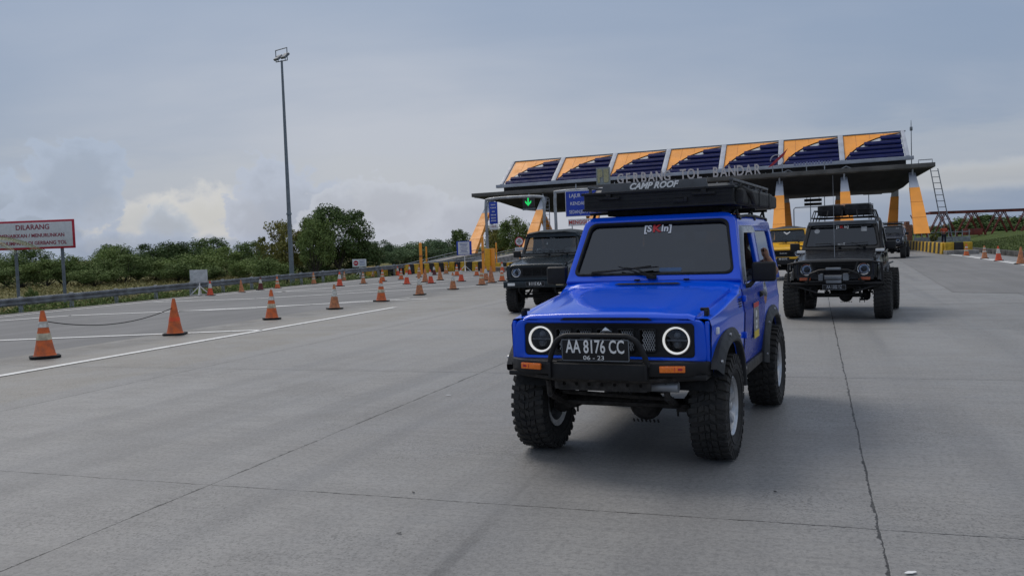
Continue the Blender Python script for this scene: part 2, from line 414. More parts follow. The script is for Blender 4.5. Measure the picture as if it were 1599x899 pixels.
pitz = t.rng(t.noise(t.mapping(rt, (2.2, 5.6, 0)), .40, 2, .5), .40, .60)
spot3 = t.m('MULTIPLY', t.m('LESS_THAN', vor3.outputs['Distance'], t.m('MULTIPLY', pitz, t.m('MULTIPLY', t.noise(rt, 6, 3), .58))), .60)
sp = t.m('MAXIMUM', t.m('MAXIMUM', spot, spot2), spot3); mott = t.rng(t.noise(rt, 30, 5, .72), .36, .64); col = t.mix(t.m('MULTIPLY', t.m('SUBTRACT', mott, .35), .30, clamp=True), col, (.35, .345, .335)); col = t.mix(t.m('MULTIPLY', t.m('SUBTRACT', .47, mott), 1.15, clamp=True), col, (.115, .114, .113))
col = t.mix(t.m('MULTIPLY', t.m('SUBTRACT', t.rng(broom, .35, .65), .5), .35, clamp=True), col, (.13, .13, .13)); col = t.mix(sp, col, (.075, .073, .07))
# long rubber smear in front of the blue car
def seg(a, b, r):
    ax, ay = uv(a); bx, by = uv(b); dx, dy = bx-ax, by-ay; L2 = dx*dx+dy*dy
    px = t.m('SUBTRACT', t.m('ADD', ru, t.m('MULTIPLY', wob, .8)), ax); py = t.m('SUBTRACT', rv, ay)
    h = t.m('DIVIDE', t.m('ADD', t.m('MULTIPLY', px, dx), t.m('MULTIPLY', py, dy)), L2, clamp=True)
    h = t.m('MINIMUM', t.m('MAXIMUM', h, 0.), 1.)
    ex = t.m('SUBTRACT', px, t.m('MULTIPLY', h, dx)); ey = t.m('SUBTRACT', py, t.m('MULTIPLY', h, dy))
    d = t.m('SQRT', t.m('ADD', t.m('MULTIPLY', ex, ex), t.m('MULTIPLY', ey, ey)))
    return t.m('MULTIPLY', t.rng(d, r, r*.3), t.m('SUBTRACT', 1., t.m('MULTIPLY', h, .75)))
sm = t.m('MAXIMUM', seg(G(676, 905), G(790, 790), .06), t.m('MULTIPLY', seg(G(790, 790), G(890, 690), .03), .35))
sm = t.m('MULTIPLY', sm, t.rng(t.noise(rt, 9, 5, .8), .22, .55)); col = t.mix(t.m('MULTIPLY', sm, .85), col, (.07, .07, .072))
halo = t.m('MULTIPLY', t.m('MAXIMUM', t.m('MULTIPLY', hu, .8), hv), t.m('MULTIPLY', t.noise(rt, 2.5, 5, .7), .35)); col = t.mix(halo, col, (.13, .13, .13))
col = t.mix(t.m('MULTIPLY', t.m('SUBTRACT', grain, .42), 1.1, clamp=True), col, (.37, .365, .36)); col = t.mix(t.m('MULTIPLY', t.m('SUBTRACT', .52, grain2), 1.6, clamp=True), col, (.09, .09, .09))
col = t.mix(t.m('MULTIPLY', jj, t.rng(chip, .28, .50, .45, .97)), col, (.020, .019, .018))
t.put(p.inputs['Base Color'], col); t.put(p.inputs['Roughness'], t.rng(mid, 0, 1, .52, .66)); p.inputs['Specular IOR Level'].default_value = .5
hgt = t.m('SUBTRACT', t.m('ADD', t.m('MULTIPLY', broom, .35), t.m('MULTIPLY', grain, .5)), t.m('ADD', t.m('MULTIPLY', jj, 1.6), sp))
bb_ = t.node('ShaderNodeBump'); bb_.inputs['Strength'].default_value = .55; bb_.inputs['Distance'].default_value = .006; t.put(bb_.inputs['Height'], hgt); t.l.new(bb_.outputs[0], p.inputs['Normal'])
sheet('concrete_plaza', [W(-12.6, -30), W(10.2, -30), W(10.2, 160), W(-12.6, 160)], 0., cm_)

am_ = bpy.data.materials.new('asphalt'); am_.use_nodes = True; t = NT(am_.node_tree); p = t.n['Principled BSDF']
rt = t.mapping(t.node('ShaderNodeTexCoord').outputs['Object'], (0, 0, 0), (0, 0, ROADAZ))
a1 = t.rng(t.noise(rt, .3, 6, .6), .3, .7); a2 = t.noise(rt, 60, 3, .7); a3 = t.rng(t.noise(t.mapping(rt, (0, 0, 0), (0, 0, 0), (1.6, .12, 1)), 1., 5, .6), .35, .65)
col = t.mix(a1, (.165, .165, .168), (.215, .212, .214)); col = t.mix(t.m('MULTIPLY', a3, .5), col, (.13, .13, .13)); col = t.mix(t.m('MULTIPLY', t.m('SUBTRACT', a2, .45), 1.2, clamp=True), col, (.25, .25, .25))
t.put(p.inputs['Base Color'], col); p.inputs['Roughness'].default_value = .85
bb_ = t.node('ShaderNodeBump'); bb_.inputs['Strength'].default_value = .5; bb_.inputs['Distance'].default_value = .006; t.put(bb_.inputs['Height'], a2); t.l.new(bb_.outputs[0], p.inputs['Normal'])
sheet('asphalt_lanes', [W(-23.2, -30), W(-12.6, -30), W(-12.6, 160), W(-23.2, 160)], .0, am_)
sheet('asphalt_patch', [W(3.2, 24), W(8.0, 21), W(8.0, 60), W(4.6, 60)], .005, am_)
# verge strip under the guardrail, right shoulder, kerb
b = MB(); b.box((-22.95, 65, -.035), (.55, 190, .086)); k = b.build('pavement_edge', conc_wall, None); k.rotation_euler = (0, 0, -ROADAZ); k['kind'] = 'structure'
b = MB()
for i in range(48):
    b.box((10.15+random.uniform(-.01, .01), 12+2.05*i+1, .13), (.28, 2.02, .30), bev=.02)
k = b.build('kerb', kerb_dark, None); k.rotation_euler = (0, 0, -ROADAZ); k['kind'] = 'structure'

# painted markings
pm_ = bpy.data.materials.new('road_paint'); pm_.use_nodes = True; t = NT(pm_.node_tree); p = t.n['Principled BSDF']
oc = t.node('ShaderNodeTexCoord').outputs['Object']
wr = t.rng(t.noise(oc, 9, 6, .75), .33, .46); wr = t.m('MAXIMUM', wr, .0)
t.put(p.inputs['Base Color'], t.mix(wr, (.26, .26, .255), t.mix(t.noise(oc, 1.5, 4), (.62, .62, .61), (.85, .85, .84)))); p.inputs['Roughness'].default_value = .7
MK = MB()
def mark(pts, wd, z=.009):
    P = [Vector((q.x, q.y, z)) for q in pts]
    for a, b_ in zip(P, P[1:]):
        d = (b_-a).normalized(); n = Vector((-d.y, d.x, 0))*wd/2; N = max(1, int((b_-a).length/.6))
        rows = []
        for i in range(N+1):
            q = a.lerp(b_, i/N); j = random.uniform(-.006, .006); rows.append([q-n*(1+j*4), q+n*(1-j*3)])
        MK.grid(rows)
mark([W(-10.65, -6), W(-10.63, 21.1)], .17)
mark([G(-120, 537), G(410, 516)], .20)
mark([G(280, 486.6)-rT*.0, G(668, 467)], .22)
mark([G(-60, 506), G(110, 493.5), G(400, 482)], .22); mark([G(400, 481.6), G(640, 466.5)], .17, .010)
mark([G(240, 472.5), G(400, 467), G(591, 456), G(742, 447.5), G(800, 445)], .22)
mark([G(430, 457), G(640, 440), G(740, 433.5)], .20); mark([G(520, 457), G(700, 443.5)], .13)
mark([W(-22.3, -5), W(-22.3, 22), W(-22.2, 34), W(-22.4, 44)], .17)
mark([G(427, 456), G(520, 455.5)], .13); mark([G(600, 449), G(716, 437)], .13, .0105)
mark([W(8.0, 5), W(8.1, 55), W(7.3, 78), W(6.9, 110)], .22)
mark([W(8.3, 30), W(8.4, 58)], .10)
tag(MK.build('road_markings', pm_, None, 0, False), None, None, None, 'structure')

# ================================================================== PLANTS
leafA = mat('leaf_dark_green', (.20, .27, .095), .8, island=True, col2=(.036, .064, .026), vscale=.8, spec=.12)
leafB = mat('leaf_mid_green', (.27, .34, .115), .8, island=True, col2=(.07, .11, .04), vscale=.8, spec=.12)
leafC = mat('leaf_olive', (.36, .31, .10), .75, island=True, col2=(.10, .13, .04), vscale=.6, spec=.12)
leafD = mat('leaf_far_green', (.19, .26, .13), .8, island=True, col2=(.07, .11, .065), vscale=.5, spec=.1)
bark = mat('bark', (.10, .085, .07), .9, var=.3, vscale=6, bump=.5)
def leaf(mb, p, s, rnd):
    n = Vector((rnd.gauss(0, 1), rnd.gauss(0, 1), rnd.gauss(.5, .8))).normalized(); a = n.orthogonal().normalized()
    a = (Matrix.Rotation(rnd.uniform(0, 6.28), 3, n) @ a); c = n.cross(a); w_ = s*rnd.uniform(.35, .6)
    v = [mb.b.verts.new(p-a*s*.5), mb.b.verts.new(p+c*w_*.5+n*s*.08), mb.b.verts.new(p+a*s*.55), mb.b.verts.new(p-c*w_*.5+n*s*.08)]
    mb.b.faces.new(v)
def crown_mesh(seed, blobs, leaves, ls, flat=.8, spread=1.0):
    """unit-size crown (about 1 wide, 1 high, base at z 0): clusters of leaves on many limb ends"""
    rnd = random.Random(seed); m = MB(); cs = []
    for i in range(blobs):
        while True:
            x, y, z = rnd.uniform(-1, 1), rnd.uniform(-1, 1), rnd.uniform(-1, 1)
            if .25 < x*x+y*y+z*z < 1: break
        r = rnd.uniform(.09, .19)*spread
        cs.append((Vector((x*.42, y*.42, .5+z*.42)), r))
    for i in range(leaves):
        c, r = cs[i % blobs] if rnd.random() < (.93 if spread >= 1 else .99) else (Vector((0, 0, .5)), .40)
        d = Vector((rnd.gauss(0, 1), rnd.gauss(0, 1), rnd.gauss(0, 1))).normalized()
        leaf(m, c+d*r*rnd.random()**.45*Vector((1, 1, flat)).length/1.6, ls*rnd.uniform(.6, 1.3), rnd)
    me = bpy.data.meshes.new('crown'); m.b.to_mesh(me); m.b.free(); return me, cs
def trunk_mesh(seed, cs, th=.02, base=-.5):
    rnd = random.Random(seed); m = MB()
    fork = Vector((rnd.uniform(-.03, .03), rnd.uniform(-.03, .03), base*.25+.05))
    m.tube([(0, 0, base), (fork.x*.5, fork.y*.5, base*.6), tuple(fork)], [th*1.25, th, th*.85], 8)
    for c, r in rnd.sample(cs, min(12, len(cs))):
        midp = fork.lerp(c, .5)+Vector((rnd.uniform(-.05, .05), rnd.uniform(-.05, .05), -.02)); m.tube([fork, midp, c], [th*.6, th*.35, th*.12], 5, False)
    me = bpy.data.meshes.new('trunk'); m.b.to_mesh(me); m.b.free(); return me
VARS = {}
def tree(label, x, y, z0, h, wd, var, lm, group=None, trunk_h=.25, leaves=2600, ls=.06, blobs=34, spread=1., name='tree', rz=None, cat='tree', depth=None):
    key = (var, leaves, ls, blobs, spread, lm.name)
    if key not in VARS:
        me, cs = crown_mesh(var, blobs, leaves, ls, spread=spread); me.materials.append(lm); tm = trunk_mesh(var, cs); tm.materials.append(bark); VARS[key] = (me, tm)
    me, tm = VARS[key]
    r = thing(name, label, cat, (x, y, z0), random.uniform(0, 6.28) if rz is None else rz, group)
    c = bpy.data.objects.new('crown', me); C.objects.link(c); c.parent = r
    t_ = bpy.data.objects.new('trunk', tm); C.objects.link(t_); t_.parent = r
    ch = h*(1-trunk_h); dd = depth or wd
    for o in (c, t_): o.location = (0, 0, h*trunk_h); o.scale = (wd, dd, ch)
    t_.scale = (wd, dd, ch); 
    # trunk reaches the soil: its base lies at -.5 of the crown height
    k = h*trunk_h/(.5*ch) if trunk_h > .02 else .2
    t_.scale.z = ch if k > 1.4 or k < .5 else ch*1.0
    t_.location.z = h*trunk_h+min(0, .5*ch-h*trunk_h-.1)
    return r
random.seed(11)
# the belt beyond the field: (photo x, top y, width px, distance)
GRP = 'trees of the belt beyond the field'
def belt(px, top, wpx, Y, lm, var, label, z0=-.92, group=GRP, **k):
    P = at(px, top, Y); s = Y/FPX
    return tree(label, P.x, P.y, z0, P.z-z0, wpx*s, var, lm, group, **k)
D1 = 'dark green bushy tree in the tree line beyond the dry field'
D2 = 'mid green leafy tree in the tree line beyond the dry field'
rows_ = [(-60, 385, 120, 95, 1), (5, 396, 80, 92, 0), (62, 386, 100, 100, 1), (40, 412, 90, 84, 0), (105, 402, 70, 88, 0), (135, 412, 80, 86, 0), (165, 388, 70, 90, 0), (182, 374, 60, 92, 0), (215, 384, 80, 98, 1),
         (250, 376, 90, 100, 1), (290, 378, 80, 98, 1), (322, 370, 80, 102, 1), (300, 398, 90, 88, 0), (350, 388, 90, 94, 0), (240, 404, 80, 90, 0), (383, 376, 70, 100, 1), (400, 392, 90, 90, 0), (425, 400, 80, 84, 0), (195, 402, 90, 88, 0), (80, 410, 80, 86, 0), (150, 420, 70, 82, 0), (370, 410, 70, 84, 0),
         (-20, 408, 80, 84, 0), (270, 408, 80, 86, 0), (330, 412, 80, 84, 0)]
for i, (px, ty, wp_, Y, dk) in enumerate(rows_):
    px += random.uniform(-10, 10); ty += random.uniform(-7, 6)*(0 if dk else 1); wp_ *= random.uniform(.75, 1.15); Y += random.uniform(-3, 3)
    belt(px, ty-3, wp_, Y, leafA if dk else leafB, 20+i % 4, D1 if dk else D2, group=GRP+(' (dark)' if dk else ' (light)'), trunk_h=.08, leaves=8000, ls=.042, blobs=34, spread=1.05)
GF = 'trees of the far line left of the gate'
for i, (px, ty, wp_, Y) in enumerate([(590, 372, 50, 120), (612, 383, 46, 130), (640, 376, 60, 135), (672, 371, 60, 140), (700, 374, 50, 130), (625, 388, 50, 118), (655, 386, 50, 120), (690, 388, 50, 118), (720, 380, 40, 120), (745, 384, 60, 130)]):
    belt(px, ty, wp_*1.25, Y, leafD, 30+i % 3, 'distant green tree in the far tree line between the tall lamp tree and the gate', z0=-.92, group=GF, trunk_h=.08, leaves=4500, ls=.05, blobs=34)
# the big tree and its neighbours by the lamp mast
def near_tree(label, px, top, wpx, Y, lm, var, trunk_h, leaves=9000, ls=.045, blobs=60, z0=-.92, **k):
    P = at(px, top, Y); return tree(label, P.x, P.y, z0, P.z-z0, wpx*Y/FPX, var, lm, None, trunk_h=trunk_h, leaves=leaves, ls=ls, blobs=blobs, **k)
near_tree('large dark green tree with a broad open crown right of the tall lamp mast', 524, 314, 122, 70, leafA, 41, .22, 15000, .036, 75, spread=.72)
near_tree('yellowish green tree growing right behind the tall lamp mast', 445, 336, 84, 69, leafC, 42, .15, 6500, .042, 46, spread=.8)
near_tree('bright green tree between the yellowish tree and the large dark one', 490, 332, 70, 67, leafB, 43, .2, 8000, .042, 50, spread=.85)
near_tree('thin young tree with few leaves left of the lamp mast', 415, 362, 38, 68, leafC, 44, .3, 1300, .06, 22, spread=.6)
near_tree('low dense bush-like tree under the large dark tree', 500, 388, 110, 72, leafA, 45, .05, 9000, .04, 60)
near_tree('low dark tree at the foot of the large dark tree, beside the no-entry board', 560, 370, 80, 72, leafA, 46, .08, 6500, .05, 50)
near_tree('low green tree left of the foot of the lamp mast', 425, 402, 70, 64, leafB, 47, .06, 5000, .055, 44)
near_tree('rounded green tree behind the leftmost slanted column of the gate', 718, 354, 34, 110, leafA, 48, .2, 3000, .07, 34, z0=-.3)
near_tree('leafy green tree between the two leftmost slanted columns of the gate', 802, 338, 66, 105, leafB, 49, .1, 7000, .05, 50, z0=-.3)
near_tree('green tree just behind the blue banner of the gate', 775, 350, 44, 108, leafC, 50, .1, 3500, .07, 40, z0=-.3)
GR = 'trees behind the red steel truss'
for i, (px, ty, wp_, Y) in enumerate([(1490, 352, 40, 125), (1512, 336, 60, 125), (1545, 334, 60, 122), (1568, 338, 60, 126), (1590, 340, 50, 128), (1625, 333, 60, 124), (1500, 350, 60, 118), (1535, 345, 70, 118), (1575, 350, 70, 119), (1610, 345, 60, 119), (1470, 350, 40, 124)]):
    belt(px, ty, wp_*1.2, Y, leafA, 51+i % 3, 'dark green tree in the row behind the red steel truss', z0=.4, group=GR, trunk_h=.06, leaves=3600, ls=.07, blobs=40)
GG = 'trees far behind the gate'
for i, (px, ty, wp_, Y) in enumerate([(1250, 358, 40, 210), (1280, 361, 40, 220), (1410, 350, 22, 150), (1424, 352, 26, 160), (1440, 353, 26, 150), (1200, 360, 50, 210), (1330, 360, 50, 220), (1370, 360, 40, 220)]):
    belt(px, ty, wp_*1.3, Y, leafD, 31, 'small far green tree seen through the gate', z0=-.3, group=GG, trunk_h=.08, leaves=2200, ls=.075, blobs=34)
# scrub along the guardrail
def scrub(name, label, fn, n, ls, lm, seed):
    rnd = random.Random(seed); m = MB()
    for i in range(n):
        P, s = fn(rnd); leaf(m, P, ls*s*rnd.uniform(.6, 1.4), rnd)
    me = bpy.data.meshes.new(name); m.b.to_mesh(me); m.b.free(); o = link(name, me, lm, None, 0); return tag(o, label, 'undergrowth', None, 'stuff')
def sf(rnd):
    v = rnd.uniform(8, 62); u = -23.9-abs(rnd.gauss(0, 1.3)); from_n = .5+.5*sin(v*1.7+u)*sin(v*.61+2*u)
    z = max(ground_z(u, v), -1.4)+rnd.random()**1.5*(.22+.42*from_n); return W(u, v, z), 1
scrub('scrub', 'green weeds and low scrub growing behind the guardrail', sf, 30000, .11, leafB, 3)
def sf2(rnd):
    v = rnd.uniform(10, 60); u = -23.25-rnd.random()*.9; return W(u, v, rnd.random()**2*.30-.05), 1
scrub('grass_fringe', 'pale green grass along the edge of the asphalt under the guardrail', sf2, 9000, .07, mat('leaf_pale', (.20, .24, .06), .7, island=True, col2=(.07, .10, .03)), 4)
def sf3(rnd):
    v = rnd.uniform(18, 90); u = 10.4+rnd.random()**1.3*8; return W(u, v, ground_z(u, v)+rnd.random()*.09), 1
scrub('mound_grass', 'short green grass on the mound right of the road', sf3, 26000, .10, mat('leaf_lawn', (.13, .17, .04), .7, island=True, col2=(.06, .085, .02)), 6)
def sf4(rnd):
    u = rnd.uniform(-75, -33); v = rnd.uniform(10, 95); return W(u, v, -.92+rnd.random()*.22), 1
scrub('field_grass', 'dry yellowish grass of the field beyond the guardrail', sf4, 26000, .22, mat('leaf_dry', (.30, .25, .10), .8, island=True, col2=(.12, .13, .04)), 8)
near_tree('small shrub standing alone in the field below the roadside sign', 48, 447, 24, 46, leafB, 61, .1, 900, .10, 18, z0=-.92, cat='shrub')
near_tree('small flowering bush beside the rightmost column of the gate', 1459, 361, 14, 80, leafC, 62, .1, 900, .12, 16, z0=.2, cat='shrub')
# palm whose fronds hang into the left edge of the view
pt = at(-45, 366, 28.5); pr_ = thing('palm_tree', 'palm with thin drooping fronds reaching in front of the roadside sign at the left edge', 'palm tree', (pt.x, pt.y, -.1))
b = MB(); b.tube([(0, 0, -.3), (.03, 0, .6), (.0, .02, pt.z-.1)], [.13, .10, .08], 10); b.build('trunk', bark, pr_)
for k in range(15):
    a = k*2*pi/15+.12; rnd = random.Random(k); b = MB(); L_ = rnd.uniform(1.8, 2.3); up = rnd.uniform(.05, .5); pts = []
    for i in range(9):
        q = i/8; pts.append(Vector((cos(a)*L_*q, sin(a)*L_*q, pt.z-.1+up*q*1.4-(.75+up*.6)*q*q)))
    b.tube(pts, [.012-.001*i for i in range(9)], 4)
    for i in range(1, 46):
        q = i/46; f = q*8; j = min(int(f), 7); P = pts[j].lerp(pts[j+1], f-j); d = (pts[j+1]-pts[j]).normalized(); sd_ = d.cross(Vector((0, 0, 1))).normalized()
        for s in (-1, 1):
            l = .42*(1-.55*q)*min(1, q*5); e = P+(d*.65+sd_*s)*l*.75+Vector((0, 0, -l*.35)); n = d*.011
            vv = [b.b.verts.new(P-n), b.b.verts.new(P+n), b.b.verts.new(e)]; b.b.faces.new(vv)
    b.build('frond', mat('palm_leaf', (.24, .27, .12), .6, island=True, col2=(.10, .13, .06)), pr_, 0, False)
# ================================================================== PEOPLE
def skin_mesh(V, E_, R, sub=2):
    me = bpy.data.meshes.new('s'); me.from_pydata([Vector(v) for v in V], E_, [])
    ob = bpy.data.objects.new('s', me); C.objects.link(ob)
    md = ob.modifiers.new('k', 'SKIN'); md.use_smooth_shade = True
    for i, r in enumerate(R):
        sv = me.skin_vertices[0].data[i]
        sv.radius = (r, r) if not isinstance(r, tuple) else r
        sv.use_root = (i == 0)
    s2 = ob.modifiers.new('s', 'SUBSURF'); s2.levels = sub; s2.render_levels = sub
    dg = bpy.context.evaluated_depsgraph_get(); dg.update()
    out_ = bpy.data.meshes.new_from_object(ob.evaluated_get(dg))
    C.objects.unlink(ob); bpy.data.objects.remove(ob); bpy.data.meshes.remove(me)
    return out_
def hand(mb, wrist, d, nrm, s=1.):
    """palm and five curled fingers; d points from wrist to fingers, nrm is the palm side"""
    d = Vector(d).normalized(); nrm = Vector(nrm).normalized(); side = d.cross(nrm).normalized(); w = Vector(wrist)
    mb.tube([w, w+d*.03*s, w+d*.07*s, w+d*.09*s], [.024*s, .034*s, .036*s, .028*s], 8)
    for k, (o, L) in enumerate(((-.028, .062), (-.010, .074), (.010, .070), (.028, .056))):
        b = w+d*.082*s+side*o*s
        mb.tube([b, b+d*L*.45*s, b+d*L*.75*s+nrm*.014*s, b+d*L*.85*s+nrm*.034*s], [.0095*s, .009*s, .008*s, .006*s], 6)
    b = w+d*.035*s-side*.028*s
    mb.tube([b, b-side*.024*s+d*.02*s+nrm*.008*s, b-side*.028*s+d*.048*s+nrm*.02*s], [.012*s, .0105*s, .008*s], 6)
def head_into(mb, c, fwd, s=1., turn=0):
    """face, ears and skull round centre c, looking along fwd"""
    f = Vector(fwd).normalized(); u = Vector((0, 0, 1)); r = f.cross(u).normalized()
    B = Matrix((r, f, u)).transposed().to_4x4(); B.translation = Vector(c)
    rows = []
    prof = [(-.125, .030, .055), (-.105, .048, .062), (-.075, .060, .066), (-.035, .069, .070), (.0, .075, .076), (.04, .077, .086), (.08, .066, .080), (.105, .042, .055), (.117, .012, .016)]
    for z, rx, ry in prof:
        off = .020 if z < -.06 else .0
        row = []
        for k in range(20):
            a = 2*pi*k/20; x = rx*cos(a); y = ry*sin(a)*1.12+off
            if sin(a) > .93 and -.05 < z < .01: y += .012
            row.append(B @ Vector((x*s, y*s, z*s)))
        rows.append(row)
    mb.grid(rows, close=True, cap=True)
    mb.tube([B @ Vector((0, .078*s, .012*s)), B @ Vector((0, .099*s, -.026*s)), B @ Vector((0, .086*s, -.036*s))], [.006*s, .013*s, .009*s], 6)
    mb.tube([B @ Vector((-.026*s, .092*s, -.062*s)), B @ Vector((0, .099*s, -.059*s)), B @ Vector((.026*s, .092*s, -.062*s))], [.003*s, .007*s, .003*s], 6)
    for q in (-1, 1):
        mb.tube([B @ Vector((q*.076*s, -.005*s, .022*s)), B @ Vector((q*.084*s, -.008*s, 0)), B @ Vector((q*.076*s, .002*s, -.03*s))], [.007*s, .014*s, .008*s], 6)
    return B
def hair_eyes(root, B, s, long=False, cap=None):
    h = MB(); rows = []
    for z, rx, ry in ((-.10 if long else -.03, .07, .06), (0, .083, .088), (.04, .085, .097), (.09, .074, .086), (.122, .035, .045), (.13, .004, .004)):
        rows.append([B @ Vector((rx*cos(2*pi*k/20)*s, (ry*sin(2*pi*k/20)*(1.0 if sin(2*pi*k/20) < 0 else (.6 if z < .06 else 1.08))-.008)*s, z*s)) for k in range(20)])
    h.grid(rows, close=True); h.build('cap' if cap else 'hair', cap or hair_m, root)
    e = MB()
    for q in (-1, 1):
        e.tube([B @ Vector((q*.042*s, .078*s, .018*s)), B @ Vector((q*.030*s, .0865*s, .012*s)), B @ Vector((q*.018*s, .086*s, .018*s))], [.002*s, .0055*s, .002*s], 6)
    e.build('eyes', hair_m, root)
def seated_person(label, loc, rz, shirt, long=False, turn=0., group=None, arm_out=False, parentless=True):
    r = thing('person', label, 'person', loc, rz, group)
    # origin at the hips; facing -Y
    body = MB()
    V = [(0, 0, .05), (0, .02, .22), (0, .03, .40), (0, .02, .50), (0, .0, .60),
         (.17, .02, .44), (.22, -.03, .22), (.16, -.24, .16), (-.17, .02, .44), (-.22, -.03, .22), (-.16, -.24, .16),
         (.10, -.02, .03), (.13, -.42, .06), (.13, -.50, -.30), (-.10, -.02, .03), (-.13, -.42, .06), (-.13, -.50, -.30)]
    if arm_out: V[6] = (.30, -.02, .33); V[7] = (.24, -.20, .50)
    E_ = [(0, 1), (1, 2), (2, 3), (3, 4), (2, 5), (5, 6), (6, 7), (2, 8), (8, 9), (9, 10), (0, 11), (11, 12), (12, 13), (0, 14), (14, 15), (15, 16)]
    R = [.13, .12, .11, .055, .055, .06, .045, .03, .06, .045, .03, .085, .065, .045, .085, .065, .045]
    body.merge(skin_mesh(V, E_, R, 1))
    f = (sin(turn), -cos(turn), 0); B = head_into(body, (0, -.01, .70), f)
    hand(body, V[7], (-.1, -.6, .25) if not arm_out else (-.2, -.6, .6), (0, 0, -1)); hand(body, V[10], (.1, -.6, .25), (0, 0, -1))
    body.build('body', skin, r, 60)
    sh = MB(); sh.merge(skin_mesh([V[i] for i in (0, 1, 2, 3, 5, 6, 8, 9)], [(0, 1), (1, 2), (2, 3), (2, 4), (4, 5), (2, 6), (6, 7)], [.145, .138, .125, .06, .074, .058, .074, .058], 1))
    sh.build('shirt', shirt, r, 60)
    tr_ = MB(); tr_.merge(skin_mesh([V[0]]+V[11:17], [(0, 1), (1, 2), (2, 3), (0, 4), (4, 5), (5, 6)], [.14, .095, .076, .058, .095, .076, .058], 1))
    tr_.build('trousers', trouser, r, 60)
    hair_eyes(r, B, 1., long)
    return r
def standing_person(label, loc, rz):
    r = thing('person', label, 'person', loc, rz)
    V = [(0, 0, .92), (0, .01, 1.12), (0, .01, 1.32), (0, 0, 1.43), (0, -.01, 1.50),
         (.18, .01, 1.36), (.26, .02, 1.12), (.14, -.16, 1.10), (-.18, .01, 1.36), (-.27, .02, 1.12), (-.16, -.14, 1.04),
         (.09, 0, .85), (.11, -.02, .48), (.11, .02, .09), (.11, -.10, .04), (-.09, 0, .85), (-.12, -.02, .48), (-.13, .02, .09), (-.13, -.10, .04)]
    E_ = [(0, 1), (1, 2), (2, 3), (3, 4), (2, 5), (5, 6), (6, 7), (2, 8), (8, 9), (9, 10), (0, 11), (11, 12), (12, 13), (13, 14), (0, 15), (15, 16), (16, 17), (17, 18)]
    R = [.13, .115, .12, .055, .055, .06, .043, .03, .06, .043, .03, .085, .06, .04, .04, .085, .06, .04, .04]
    b = MB(); b.merge(skin_mesh(V, E_, R, 1)); B = head_into(b, (0, -.02, 1.585), (0, -1, 0))
    hand(b, V[7], (-.4, -.3, .1), (0, 0, -1)); hand(b, V[10], (.4, -.3, .1), (0, 0, -1)); b.build('body', skin, r, 60)
    s_ = MB(); s_.merge(skin_mesh([V[i] for i in (0, 1, 2, 3, 5, 6, 8, 9)], [(0, 1), (1, 2), (2, 3), (2, 4), (4, 5), (2, 6), (6, 7)], [.15, .14, .14, .062, .075, .06, .075, .06], 1)); s_.build('vest', vest_o, r, 60)
    st = MB()
    st.tube([(0.152*cos(a), .01+.152*sin(a), 1.1) for a in [2*pi*k/20 for k in range(20)]], .014, 6, closed=True)
    st.build('reflective_band', sign_white, r)
    t_ = MB(); t_.merge(skin_mesh([V[0]]+V[11:19], [(0, 1), (1, 2), (2, 3), (3, 4), (0, 5), (5, 6), (6, 7), (7, 8)], [.145, .098, .075, .058, .052, .098, .075, .058, .052], 1)); t_.build('trousers', trouser, r, 60)
    hair_eyes(r, B, 1., False, cap=orange_clad)
    return r
# ================================================================== OFF-ROAD CARS
SIDE = Matrix(((0, 0, 1, 0), (1, 0, 0, 0), (0, 1, 0, 0), (0, 0, 0, 1)))      # (a, b, n) -> x = n, y = a, z = b
def lerp(a, b, t): return a+(b-a)*t
def wz(z):                                   # half width of the body side by height
    K = [(.45, .690), (.60, .722), (.78, .738), (.985, .745), (1.0, .733), (1.12, .728), (1.16, .718), (1.25, .712)]
    if z <= K[0][0]: return K[0][1]
    for (a, p), (b, q) in zip(K, K[1:]):
        if z <= b: return lerp(p, q, (z-a)/(b-a))
    return K[-1][1]
ARCH = ((-.06, .46), (2.05, .46))
def bodyx(y, z):
    x = wz(z)
    if y < 0: x -= .03*(y/.55)**2
    if y > 2.5: x -= .05*((y-2.5)/.3)**2
    return x
def side_strip(mb, y0, y1, zb, zt, side, off=0., levels=(.60, .78, .975, .992, 1.06, 1.12), arch=True, step=.03):
    ys = []; y = y0; n = max(2, int((y1-y0)/step))
    ys = [y0+(y1-y0)*i/n for i in range(n+1)]
    if arch:
        for yc, R in ARCH:
            for e in (yc-R, yc+R):
                for d in (-.001, .001):
                    if y0 < e+d < y1: ys.append(e+d)
    ys.sort(); rows = []
    for y in ys:
        b = zb(y)
        if arch:
            for yc, R in ARCH:
                if abs(y-yc) < R: b = max(b, .37+sqrt(max(R*R-(y-yc)**2, 0)))
        t = zt(y); L = [b]
        for i, l in enumerate(levels): L.append(min(max(l, b+.002*(i+1)), t-.002*(len(levels)-i)))
        L.append(t)
        rows.append([Vector((side*(bodyx(y, z)+off), y, z)) for z in L])
    mb.grid(rows)

